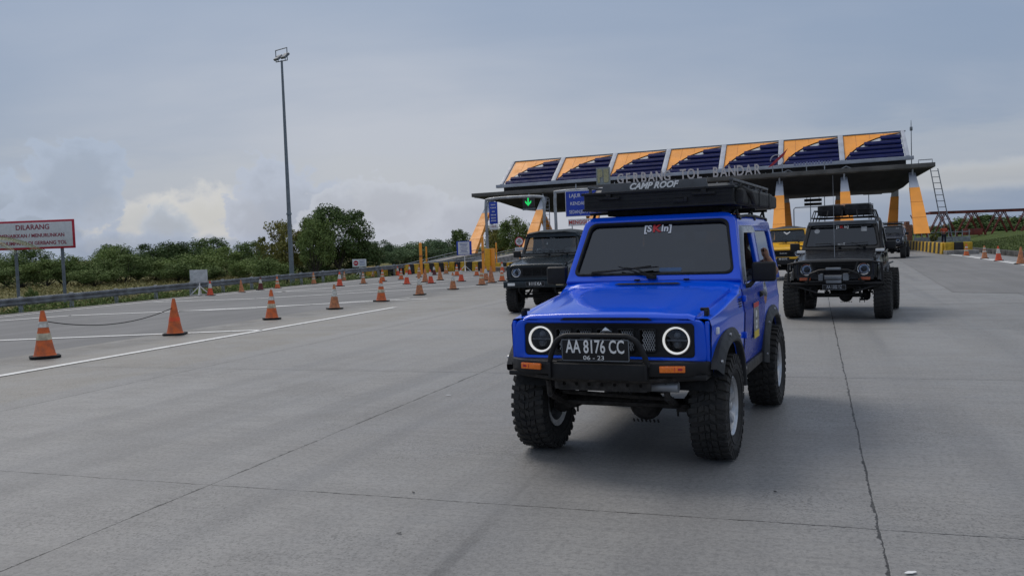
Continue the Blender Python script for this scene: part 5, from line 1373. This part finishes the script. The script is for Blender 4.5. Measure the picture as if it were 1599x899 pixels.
bn = thing('lane_banner', 'narrow blue vertical banner hanging on the left post of the arrow frame', 'banner', at(771, 333, pa.y-.2), az_)
b = MB(); b.box((0, 0, 0), (.52, .03, 1.30), bev=.008); b.build('board', sign_blue, bn)
b = MB()
for k, (w_, z) in enumerate(((.30, .48), (.36, .30), (.18, .08), (.34, -.12), (.30, -.30), (.34, -.46))):
    for j in range(4): b.box((-w_/2+w_*(j+.5)/4, -.019, z), (w_/4*.6, .006, .07))
b.build('lettering', sign_white, bn, 0)
b = MB(); b.box((-.02, 0, -.84), (.52, .02, .30), bev=.005); b.build('lower_plate', sign_white, bn)
b = MB(); b.text('LAJUR', .13, .006, FR(-.02, -.013, -.80), 'CENTER'); b.build('red_lettering', sign_text_red, bn, 0)
b = MB(); b.cyl((-.20, .02, .4), (-.45, .1, .4), .02, n=6); b.cyl((-.20, .02, -.4), (-.45, .1, -.4), .02, n=6); b.build('clamp', galv, bn)
# second frame with the blue lane board
pa = G2(871, 44); top_ = at(872, 300, pa.y).z
fr2 = thing('sign_frame', 'grey steel frame with rounded corner carrying the blue LAJUR board', 'sign frame', (pa.x, pa.y, 0), -ROADAZ+.05)
b = MB(); b.tube(smooth_path([(0, 0, 0), (0, 0, top_*.6), (0, 0, top_-.2), (.2, 0, top_), (2.0, 0, top_+.03), (4.6, 0, top_), (4.8, 0, top_-.2), (4.8, 0, 1.5), (4.8, 0, 0)], 4), .08, 10); b.build('frame', galv, fr2)
SBc = at(930, 317, pa.y-.75-.1); sb = thing('lane_sign', 'blue lane sign reading LAJUR KENDARAAN SEDAN,JEEP,MINIBUS', 'road sign', SBc, -ROADAZ+.05)
b = MB(); b.box((0, 0, 0), (3.1, .05, 1.32), bev=.01); b.build('board', sign_white, sb)
b = MB(); b.box((0, -.028, 0), (3.04, .01, 1.26)); b.build('blue_face', sign_blue, sb)
b = MB(); b.text('LAJUR    KHUSUS', .27, .006, FR(-1.35, -.037, .40), 'LEFT', .82); b.text('KENDARAAN', .25, .006, FR(-1.30, -.037, 0), 'LEFT', .82); b.text('SEDAN,JEEP,MINIBUS', .25, .006, FR(-1.36, -.037, -.43), 'LEFT', .70); b.build('lettering', white_plain, sb, 0)
b = MB()
for x in (-1.0, 1.0): b.cyl((x, .05, .6), (x, .12, 1.0), .025, n=6)
b.build('clamp', galv, sb)
ws_ = thing('notice_board', 'white board with red lettering under the blue lane sign', 'notice', at(918, 347, pa.y+3), -ROADAZ)
b = MB(); b.box((0, 0, 0), (2.2, .04, .38), bev=.008); b.build('board', sign_white, ws_)
b = MB(); b.text('MENGGUNAKAN', .30, .006, FR(0, -.025, 0), 'CENTER', .92, 0, .006); b.build('lettering', mat('notice_red', (.55, .05, .04), .5), ws_, 0)
b = MB(); b.cyl((-.9, .05, .2), (-.9, .05, -2.9), .03, n=6); b.cyl((.9, .05, .2), (.9, .05, -2.9), .03, n=6); b.build('post', galv, ws_)
# caged ladder by the arrow frame
lp = G2(857, 62); lt_ = at(857, 313, lp.y)
la = thing('cage_ladder', 'narrow dark ladder with side cage between the two lane frames', 'ladder', (lp.x, lp.y, .1), -ROADAZ)
b = MB()
for x in (-.22, .22): b.cyl((x, 0, 0), (x, 0, lt_.z), .03, n=6)
z = .3
while z < lt_.z: b.cyl((-.22, 0, z), (.22, 0, z), .018, n=6); z += .33
for z in (2.4, 3.2, 4.0, 4.8): b.tube([(-.22, 0, z), (-.25, -.4, z), (.25, -.4, z), (.22, 0, z)], .02, 5)
b.build('ladder', galv_dark, la)
# ladder leaning on the right end of the canopy
A0 = at(1459, 264, 80); A1 = at(1482, 378, 77); d = A1-A0
la = thing('lattice_ladder', 'long lattice ladder leaning against the right end of the gate roof', 'ladder', A1)
b = MB(); sx_ = Vector((.30, -.08, 0))
for s in (-1, 1): b.tube([s*sx_*1.1, (A0-A1)+s*sx_], .045, 6)
for k in range(12): q = (A0-A1)*(k+.6)/12; b.tube([q-sx_, q+sx_], .03, 5)
b.build('ladder', galv_dark, la)
# far gantry frame and two far poles seen through the gate
P0 = at(1241, 377, 118); la = thing('far_gantry', 'thin grey gantry frame far behind the gate', 'gantry', (P0.x, P0.y, 0), -ROADAZ)
b = MB(); b.tube([(0, 0, 0), (0, 0, 5.0), (.2, 0, 5.2), (9.4, 0, 5.2), (9.6, 0, 5.0), (9.6, 0, 0)], .08, 6); b.build('frame', galv_dark, la)
for px, py, hh, lab in ((1267, 330, 7.5, 'thin lamp pole far behind the gate, left one'), (1289, 318, 8.5, 'thin lamp pole far behind the gate, middle one'), (1358, 300, 8, 'thin lamp pole far behind the gate, right one')):
    P0 = at(px, 370, 130); la = thing('lamp_pole', lab, 'street lamp', (P0.x, P0.y, 0)); b = MB(); b.tube([(0, 0, 0), (0, 0, hh), (-.5, 0, hh+.3)], [.09, .06, .05], 6); b.build('pole', galv_dark, la); b = MB(); b.box((-.7, 0, hh+.32), (.5, .2, .1), bev=.03); b.build('lamp_head', galv_dark, la)

# ------------------------------------------------------------------ toll booths under the roof
for i, (u, lab) in enumerate(((-12.75, 'white toll booth under the gate between the green and the blue jeep'), (-7.65, 'white toll booth under the gate behind the rooftop tent'))):
    r_ = thing('toll_booth', lab, 'toll booth', W(u, 79, .25), -ROADAZ)
    b = MB(); b.box((0, 0, .6), (1.2, 2.6, 1.2), bev=.02); b.box((0, 0, 2.45), (1.35, 2.8, .25), bev=.03)
    for sx_ in (-1, 1):
        for yy in (-1.25, 0, 1.25): b.box((sx_*.56, yy, 1.75), (.08, .08, 1.2))
    b.build('cabin', white_paint, r_); b = MB(); b.box((0, 0, 1.75), (1.08, 2.46, 1.16)); b.build('windows', mat('booth_glass', (.05, .06, .07), .1), r_)

# ------------------------------------------------------------------ red truss and attendant
Q0 = at(1452, 332, 98); Q1 = at(1700, 322, 98); dr = Vector((Q1.x-Q0.x, Q1.y-Q0.y, 0)); Lt = dr.length
tr_ = thing('steel_truss', 'long rust red steel truss with zigzag legs on the grass right of the gate', 'truss', (Q0.x, Q0.y, 0), math.atan2(dr.y, dr.x))
zt_ = (Q0.z+Q1.z)/2-.15
b = MB(); b.box((Lt/2, 0, zt_), (Lt, .4, .26), bev=.02); b.box((Lt/2, 0, zt_+.15), (Lt, .55, .05)); b.box((Lt/2, 1.4, zt_), (Lt, .3, .24)); b.build('top_beam', red_steel, tr_)
s_px = 98/FPX; x = (1468-1452)*s_px-1.0
k = 0; zb_ = at(1500, 377, 98).z
while x < Lt:
    for yy in (0, 1.4):
        b = MB()
        for dx in (-.09, .09): b.tube([(x-1.55+dx, yy, zt_-.1), (x+dx*.5, yy+.2, zb_)], .055, 6); b.tube([(x+1.55+dx, yy, zt_-.1), (x+dx*.5, yy+.2, zb_)], .055, 6)
        for q in (.25, .5, .75):
            for s in (-1, 1): b.tube([(x+s*1.55*q-.09, yy, zb_+(zt_-zb_)*q), (x+s*1.55*q+.09, yy, zb_+(zt_-zb_)*q+.2)], .02, 4)
        b.box((x, yy+.2, zb_-.2), (.4, .4, .5)); b.build('zigzag_leg', red_steel, tr_)
    x += 3.25
    k += 1
P = at(1474.5, 376, 73); standing_person('person in an orange vest and orange cap standing on the right island', (P.x, P.y, .25), -.30)
P = at(1519, 373, 97); r_ = tag(MB().box((0, 0, .3), (1.9, .8, .7), bev=.05).build('steel_box', red_steel), 'dark red steel box on the grass between the truss legs', 'box'); r_.location = (P.x, P.y, .9)
# low white fence far right of the road, small wooden post stack by the far jeep
P = G2(1430, 95); r_ = thing('far_fence', 'low pale fence behind the right row of blocks', 'fence', (P.x, P.y, 0), -ROADAZ)
b = MB()
for k in range(9): b.box((k*.6, 0, .75), (.08, .08, 1.5))
b.box((2.4, 0, 1.3), (5, .05, .08)); b.box((2.4, 0, .6), (5, .05, .5)); b.build('panels', galv, r_)
P = at(1417, 375, 92); r_ = thing('brick_pillar', 'reddish brown pillar beside the farthest jeep', 'pillar', (P.x, P.y, 0)); b = MB(); b.box((0, 0, 1.1), (.8, .8, 2.2), bev=.04); b.box((0, 0, 2.3), (.4, .4, .5), bev=.03); b.build('pillar', mat('brown_brick', (.22, .10, .06), .8, var=.3, bump=.4), r_)

# ================================================================== ROADSIDE LEFT
def rail_u(v): return -24.55
gr_ = thing('guardrail', 'long grey steel guardrail along the left edge of the asphalt', 'guardrail', W(-23.5, 0), -ROADAZ)
b = MB(); prof = [(.0, .74), (.03, .72), (.045, .68), (.02, .645), (-.015, .615), (.02, .585), (.045, .55), (.03, .51), (.0, .49)]
rows = []
def ru_(v): return 0.
def rz0(v): return .46+.0065*(min(v, 64)-20)-.74
for i in range(0, 40): v = -6+i*2.2; rows.append([Vector((x+ru_(v)*.5, v, z+rz0(v))) for x, z in prof])
b.grid(rows); bmesh.ops.solidify(b.b, geom=list(b.b.faces), thickness=.008); beam_ = b.build('beam', galv, gr_, 50)
b = MB(); b.box((0, 0, .28), (.12, .08, .92), bev=.008); pme = b.build('post', galv, gr_)
pme.location = (-.14, -5, rz0(-5)+.02)
for i in range(1, 42):
    c = pme.copy(); C.objects.link(c); c.parent = gr_; v = -5+2.0*i; c.location = (-.14, v, rz0(v)+.02)

mastP = G(457, 443); lm = thing('floodlight_mast', 'very tall grey lamp mast with two floodlights in a square frame at its top', 'lamp mast', (mastP.x, mastP.y, -.3))
mt = at(441, 97, mastP.y+.0); Hm = mt.z+.3; ox_ = 0
b = MB(); b.cyl((0, 0, 0), (0, 0, Hm), .125, .055, 14); b.cyl((0, 0, 0), (0, 0, .05), .3, n=14); b.cyl((0, 0, Hm*.33), (0, 0, Hm*.33+.1), .14, .13, 14); b.build('pole', mat('mast_grey', (.19, .22, .25), .55, metal=.3, var=.1), lm)
fm = MB(); a_ = Vector((.36, -.30, 0)); Z_ = Vector((0, 0, 1)); t0 = Vector((0, 0, Hm))
c_ = [t0-a_+Z_*.05, t0+a_+Z_*.0, t0+a_+Z_*.62, t0-a_+Z_*.62]; fm.tube(c_, .028, 6, closed=True); fm.tube([t0, t0+Z_*.05], .06, 8); fm.build('top_frame', galv_dark, lm)
for s in (-1, 1):
    b = MB(); M_ = Matrix.Translation(t0+a_*s*.62+Z_*.24) @ Matrix.Rotation(-.65, 4, 'Z') @ Matrix.Rotation(.7, 4, 'X')
    b.box((0, 0, 0), (.34, .40, .12), M=M_, bev=.03); b.tube([t0+a_*s*.62+Z_*.02, t0+a_*s*.62+Z_*.2], .02, 5); fl_ = b.build('floodlight', galv_dark, lm)
    b = MB(); b.box((0, -.0, -.062), (.28, .34, .004), M=M_); b.build('lamp_face', mat('dark_lamp_glass', (.04, .07, .08), .15), fl_)

sp_ = G(100, 471); Ys = sp_.y; 
r1 = at(119.5, 365, Ys); zc_t = at(60, 344.5, Ys).z; zc_b = at(60, 389.5, Ys).z
SWd = 3.35; sgn = thing('road_sign', 'large white notice board with red border reading DILARANG MENAIKKAN / MENURUNKAN, on two posts', 'road sign', (r1.x-SWd/2*cos(.02), r1.y, 0), -.06)
hz = (zc_t+zc_b)/2; hh = zc_t-zc_b
b = MB(); b.box((0, 0, hz), (SWd, .05, hh), bev=.02); b.build('board', sign_red, sgn)
b = MB(); b.box((0, -.028, hz), (SWd-.16, .012, hh-.16), bev=.004); fc = b.build('face', mat('sign_face_lilac', (.68, .68, .71), .5, var=.05), sgn)
b = MB(); b.text('DILARANG', .27, .006, FR(.03, -.038, hz+hh*.26), 'CENTER', 1.02, 0, .004); b.text('MENAIKKAN / MENURUNKAN', .19, .006, FR(.0, -.038, hz-hh*.03), 'CENTER', 1.0, 0, .004); b.text('PENUMPANG DI GERBANG TOL', .19, .006, FR(.0, -.038, hz-hh*.29), 'CENTER', 1.0, 0, .004); b.build('lettering', sign_text_red, fc, 0)
for px in (97.5, 22):
    q = at(px, 400, Ys)-Vector((r1.x-SWd/2, r1.y, 0)); b = MB(); b.cyl((q.x, .10, -1.0), (q.x, .10, zc_t-.1), .062, n=10); b.build('post', mat('post_grey', (.17, .19, .22), .55, metal=.3), sgn)
b = MB()
for z in (hz+.3, hz-.3): b.box((0, .06, z), (SWd*.9, .04, .06))
b.build('rear_rail', galv, sgn)

# stand boards
def stand(label, px, base, P_side, brd, col, hgt, wd_, yaw, extra=None):
    P = G(px, base); r = thing('stand_board', label, 'sign', (P.x, P.y, 0), yaw)
    b = MB(); b.cyl((0, 0, .05), (0, 0, brd+hgt*.9), .028, n=8)
    for a in (0, pi/2, pi, 3*pi/2): b.tube([(0, 0, .38), (.38*cos(a+.3), .38*sin(a+.3), .02)], .022, 6); b.tube([(0, 0, .05), (.38*cos(a+.3), .38*sin(a+.3), .03)], .018, 6)
    b.build('post', white_paint, r)
    b = MB(); b.box((0, -.04, brd+hgt/2), (wd_, .03, hgt), bev=.006); bo = b.build('board', col, r)
    return r, bo, brd+hgt/2
s1, b1_, z1 = stand('back of a pale grey sign board on a white four-footed stand before the guardrail', 313, 462, 0, .52, mat('board_back', (.55, .56, .57), .55, metal=.0, var=.12), .50, .72, -.1)
s2, b2_, z2 = stand('small white no-entry board on a white stand beside the first yellow block', 563, 434, 0, .62, sign_white, .44, .82, -.15)
b = MB(); M_ = FR(-.20, -.06, z2); b.lathe([(.001, .0), (.14, .0), (.14, .006), (.001, .006)], 24, M_); d_ = b.build('red_disc', sign_red, b2_); b = MB(); b.box((-.20, -.072, z2), (.17, .006, .045)); b.build('white_bar', white_plain, d_)
b = MB()
for k in range(4): b.box((.17, -.058, z2+.14-.08*k), (.34-.06*(k % 2), .004, .028))
b.build('lettering', mat('board_text_blue', (.12, .16, .40), .5), b2_, 0)
s3, b3_, z3 = stand('white notice in a blue frame before the leftmost slanted leg', 727, 425, 0, 1.05, sign_blue, .85, .95, -.2)
b = MB(); b.box((-.02, -.06, z3), (.72, .01, .76)); nf = b.build('white_face', sign_white, b3_)
b = MB()
for k in range(7): b.box((-.02, -.067, z3+.28-.09*k), (.54-.08*(k % 3), .004, .035 if k != 3 else .02))
b.build('lettering', mat('board_text_blue', (.12, .16, .40), .5), nf, 0)
# round sign on the ramp
P = at(812, 395, 60); rs_ = thing('round_sign', 'round white sign with red rim and black bar before the second slanted leg', 'road sign', (P.x, P.y, .2), -.2)
zc1 = at(811, 377.5, 60).z-.2; b = MB(); b.cyl((0, .05, 0), (0, .05, zc1), .035, n=8); b.build('post', orange_clad, rs_)
b = MB(); b.lathe([(.001, 0), (.31, 0), (.31, .02), (.001, .02)], 32, FR(0, .0, zc1)); dd_ = b.build('disc', sign_red, rs_)
b = MB(); b.lathe([(.001, .021), (.25, .021), (.25, .026), (.001, .026)], 32, FR(0, .0, zc1)); b.build('white_centre', sign_white, dd_)
b = MB(); b.box((0, -.032, zc1), (.34, .008, .06)); b.box((0, -.032, zc1+.13), (.2, .008, .05)); b.box((0, -.032, zc1-.13), (.12, .008, .05)); b.build('lettering', rough_black, dd_, 0)
b = MB(); b.box((0, -.01, zc1-.52), (.62, .02, .24), bev=.005); pl_ = b.build('lower_plate', sign_white, rs_)
b = MB()
for k in range(2): b.box((0, -.023, zc1-.48-.08*k), (.5, .004, .035))
b.build('plate_lettering', galv_dark, pl_, 0)
# tall bollards
for px, top, bot, wd_, m, lab, Y in ((658.5, 380, 424, 4.6, orange_clad, 'tall orange bollard left of the blue-framed notice, leftmost of the bollards', 52), (667, 386, 416, 2.6, orange_clad, 'thin orange post with a yellow band right of the leftmost bollard', 60),
    (755.5, 370, 421, 4.2, orange_clad, 'tall orange bollard left of the arrow frame', 50), (776, 380, 408, 2.4, orange_clad, 'thin orange post right of the yellow post guard', 62)):
    P = at(px, bot, Y); t_ = at(px, top, Y); r_ = thing('bollard', lab, 'bollard', (P.x, P.y, 0)); wd_m = wd_*Y/FPX
    b = MB(); b.cyl((0, 0, 0), (0, 0, t_.z), wd_m/2, n=12); b.cyl((0, 0, t_.z), (0, 0, t_.z+.03), wd_m*.4, wd_m*.1, 12); po = b.build('post', m, r_)
    b = MB(); b.cyl((0, 0, t_.z*.55), (0, 0, t_.z*.62), wd_m/2+.006, n=12); b.build('band', yellow_block if wd_ < 3 else mat('orange_seam', (.45, .16, .04), .6), po)

# ================================================================== CONES
oc_ = [mat('cone_orange', (.72, .14, .025), .6, vscale=9, col2=(.42, .10, .035)), mat('cone_faded', (.58, .22, .09), .7, vscale=9, col2=(.30, .12, .06)), mat('cone_red', (.75, .08, .02), .55, vscale=9, col2=(.48, .07, .03)), mat('cone_maroon', (.13, .018, .015), .6, var=.2, vscale=6)]
wb_ = mat('cone_band', (.70, .69, .64), .6, vscale=14, col2=(.36, .33, .28)); wb2 = mat('cone_band_cream', (.62, .55, .40), .65, var=.25, vscale=9); rb_ = mat('cone_band_red', (.85, .10, .02), .45, var=.1)
def cr_(z): return lerp(.155, .028, z/.72)
def cone_proto(kind):
    body, bands = {'two': (oc_[0], ((.27, .37, wb2), (.46, .55, wb_))), 'plain': (oc_[1], ()), 'redband': (oc_[0], ((.27, .35, rb_),)), 'collar': (oc_[1], ((.36, .58, wb_),)), 'faded2': (oc_[1], ((.28, .36, wb2), (.45, .52, wb2))),
                   'bright': (oc_[2], ((.36, .58, wb_),)), 'maroon': (oc_[3], ((.38, .60, wb_),)), 'brightplain': (oc_[2], ()), 'maroontwo': (oc_[1], ((.36, .43, wb_), (.52, .58, wb_)))}[kind]
    r = thing('traffic_cone', 'x', 'traffic cone')
    b = MB(); b.lathe([(.001, .02), (.165, .02), (.165, .035), (.157, .045), (.150, .06)]+[(cr_(z), z) for z in (.2, .4, .6)]+[(.030, .70), (.027, .715), (.018, .715), (.016, .66)], 24); b.build('cone_body', body, r)
    b = MB(); b.plate([rpoly([(-.21, -.15), (-.15, -.21), (.15, -.21), (.21, -.15), (.21, .15), (.15, .21), (-.15, .21), (-.21, .15)], .02)], .032, Matrix.Translation((0, 0, .018)), .006); b.build('base', rough_black, r)
    for z0, z1, m in bands:
        b = MB(); b.lathe([(cr_(z0)+.0005, z0-.001), (cr_(z0)+.0035, z0), (cr_(z1)+.0035, z1), (cr_(z1)+.0005, z1+.001)], 24); b.build('band', m, r)
    return r
protos = {}
def cone(kind, px, py, label, h=.72, tilt=0.):
    P = G(px, py)
    if kind not in protos: protos[kind] = r = cone_proto(kind)
    else: r = copy_tree(protos[kind])
    r.location = (P.x, P.y, .006); r.rotation_euler = (random.uniform(-.035, .035), random.uniform(-.035, .035), random.uniform(0, 1.5)); k = h/.715; r.scale = (k, k, k); r['label'] = label
    if P.dot(rL) > 0: r['group'] = 'traffic cones'
    return r
random.seed(3)
CL = [('two', 71, 559, 'orange cone with two wide white bands, nearest cone at the left edge', .76), ('redband', 274, 523, 'all-orange cone with a bright red band, second from the left edge', .72), ('two', 425, 499, 'orange cone with two pale bands beside a crack, third of the near row', .70),
('collar', 523, 483, 'brownish cone with a white marked collar, fourth of the near row', .66), ('two', 596, 471, 'orange cone with two cream bands, fifth of the near row', .70), ('collar', 656, 461, 'brown cone with a white collar, sixth of the near row', .66), ('collar', 708, 452.5, 'brown cone with a worn white collar, seventh of the near row', .62),
('faded2', 753, 445.5, 'faded orange cone with one pale band, eighth of the near row', .66), ('plain', 768, 442, 'plain orange cone next to the pale-banded one near the yellow post guard', .70), ('two', 784.6, 439.5, 'orange cone with white bands left of the green jeep', .60), ('plain', 799, 437, 'plain orange cone touching the outline of the green jeep', .68),
('bright', 329, 462, 'red cone with white top half beside the back of the stand board', .58), ('plain', 378, 457, 'plain orange cone in front of the guardrail', .52), ('maroon', 407.5, 453.5, 'dark maroon cone with white top before the guardrail', .56), ('two', 434, 451, 'orange cone with two bands left of the lamp mast foot', .54), ('faded2', 490.7, 444, 'faded orange cone right of the lamp mast before the guardrail', .58),
('bright', 531, 447.5, 'red cone with white collar in the hatched area', .64), ('faded2', 538, 439, 'small pale orange cone behind the red one in the hatched area', .50), ('maroontwo', 568, 443.5, 'dirty brown cone beside the no-entry board', .56), ('faded2', 583, 433.5, 'small orange cone leaning on the first yellow block', .48), ('two', 598, 440, 'orange cone with two white bands behind the fifth near cone', .60),
('bright', 622, 431, 'red and white cone in front of the left row of blocks', .56), ('two', 627, 437, 'small orange cone with two white bands in the middle of the closed lanes', .56), ('bright', 636, 444.5, 'vivid red cone with clean white collar left of the sixth near cone', .62), ('bright', 640, 429, 'red cone with white top at the foot of the leftmost tall bollard', .58), ('maroontwo', 655, 433, 'orange cone with white ring behind the sixth near cone', .6),
('plain', 664.5, 441, 'plain brownish orange cone between two red ones', .64), ('bright', 667.5, 426, 'red cone with white top below the thin banded post', .62), ('bright', 673.5, 443, 'vivid red cone with white collar right of the plain brownish one', .62), ('maroon', 679, 430, 'maroon cone with white top in the cluster left of the blue-framed notice', .56), ('plain', 688, 438, 'plain orange cone left of the blue-framed notice', .64), ('faded2', 697, 428, 'pale cone with one band at the row of blocks', .60),
('two', 714, 431, 'orange cone with bands under the blue-framed notice', .62), ('bright', 720.8, 440, 'vivid red cone with white collar in front of the blue-framed notice', .62), ('two', 745, 431, 'small orange cone with two bands right of the blue-framed notice', .58), ('collar', 759.5, 438.5, 'cone with white collar partly behind the plain orange one', .64), ('bright', 785, 425.5, 'red cone with white collar in the far row behind the green jeep', .60), ('bright', 804, 430, 'orange and white cone half hidden by the mirror of the green jeep', .6),
('plain', 1474, 393.5, 'plain orange cone before the yellow block at the right island', .72), ('collar', 1490, 397, 'orange cone with white top, first right of the island blocks', .72), ('two', 1509.6, 400, 'orange cone with two white bands, second right of the island blocks', .70), ('maroontwo', 1538, 404.5, 'dull red cone with pale band, third right of the island blocks', .68), ('bright', 1560, 408, 'red cone with white collar, fourth right of the island blocks', .70), ('plain', 1594, 413, 'plain orange cone at the right edge of the view', .72)]
for kd, px, py, lab, h in CL: cone(kd, px, py, lab, h)
# cord hanging between the first two cones, slack on the asphalt
A = G(71, 559)+Vector((0, 0, .60)); B_ = G(274, 523)+Vector((0, 0, .55)); b = MB()
P1 = at(76, 487, 15.5); pts = []
for i in range(15):
    q = i/14; p_ = A.lerp(B_, q); p_.z -= .30*4*q*(1-q)*.62; pts.append(p_)
b.tube(pts, .008, 5); tag(b.build('rope', rough_black, None), 'thin dark rope sagging between the two nearest cones at the left', 'rope')
# litter
def bit(px, py, w_, l_, m, label, cat='litter'):
    P = G(px, py); rnd = random.Random(px); b = MB(); pts = [(w_/2*cos(a)*rnd.uniform(.6, 1), l_/2*sin(a)*rnd.uniform(.6, 1)) for a in [2*pi*k/8 for k in range(8)]]
    b.plate([pts], .002, Matrix.Translation((0, 0, .004)) @ Matrix.Rotation(rnd.uniform(0, 3), 4, 'Z')); o = b.build('litter', m); o.location = (P.x, P.y, .004); tag(o, label, cat)
bit(701, 618, .07, .03, white_plain, 'small white scrap of paper left of the blue jeep')
bit(646, 770, .035, .015, rough_black, 'dark flat scrap near the transverse joint'); bit(624, 834, .035, .015, rough_black, 'small dark scrap below the transverse joint'); bit(1211, 769, .03, .02, rough_black, 'dark pebble right of the front wheel of the blue jeep')
bit(1422, 896, .09, .03, white_plain, 'white smear at the bottom edge beside the long joint')
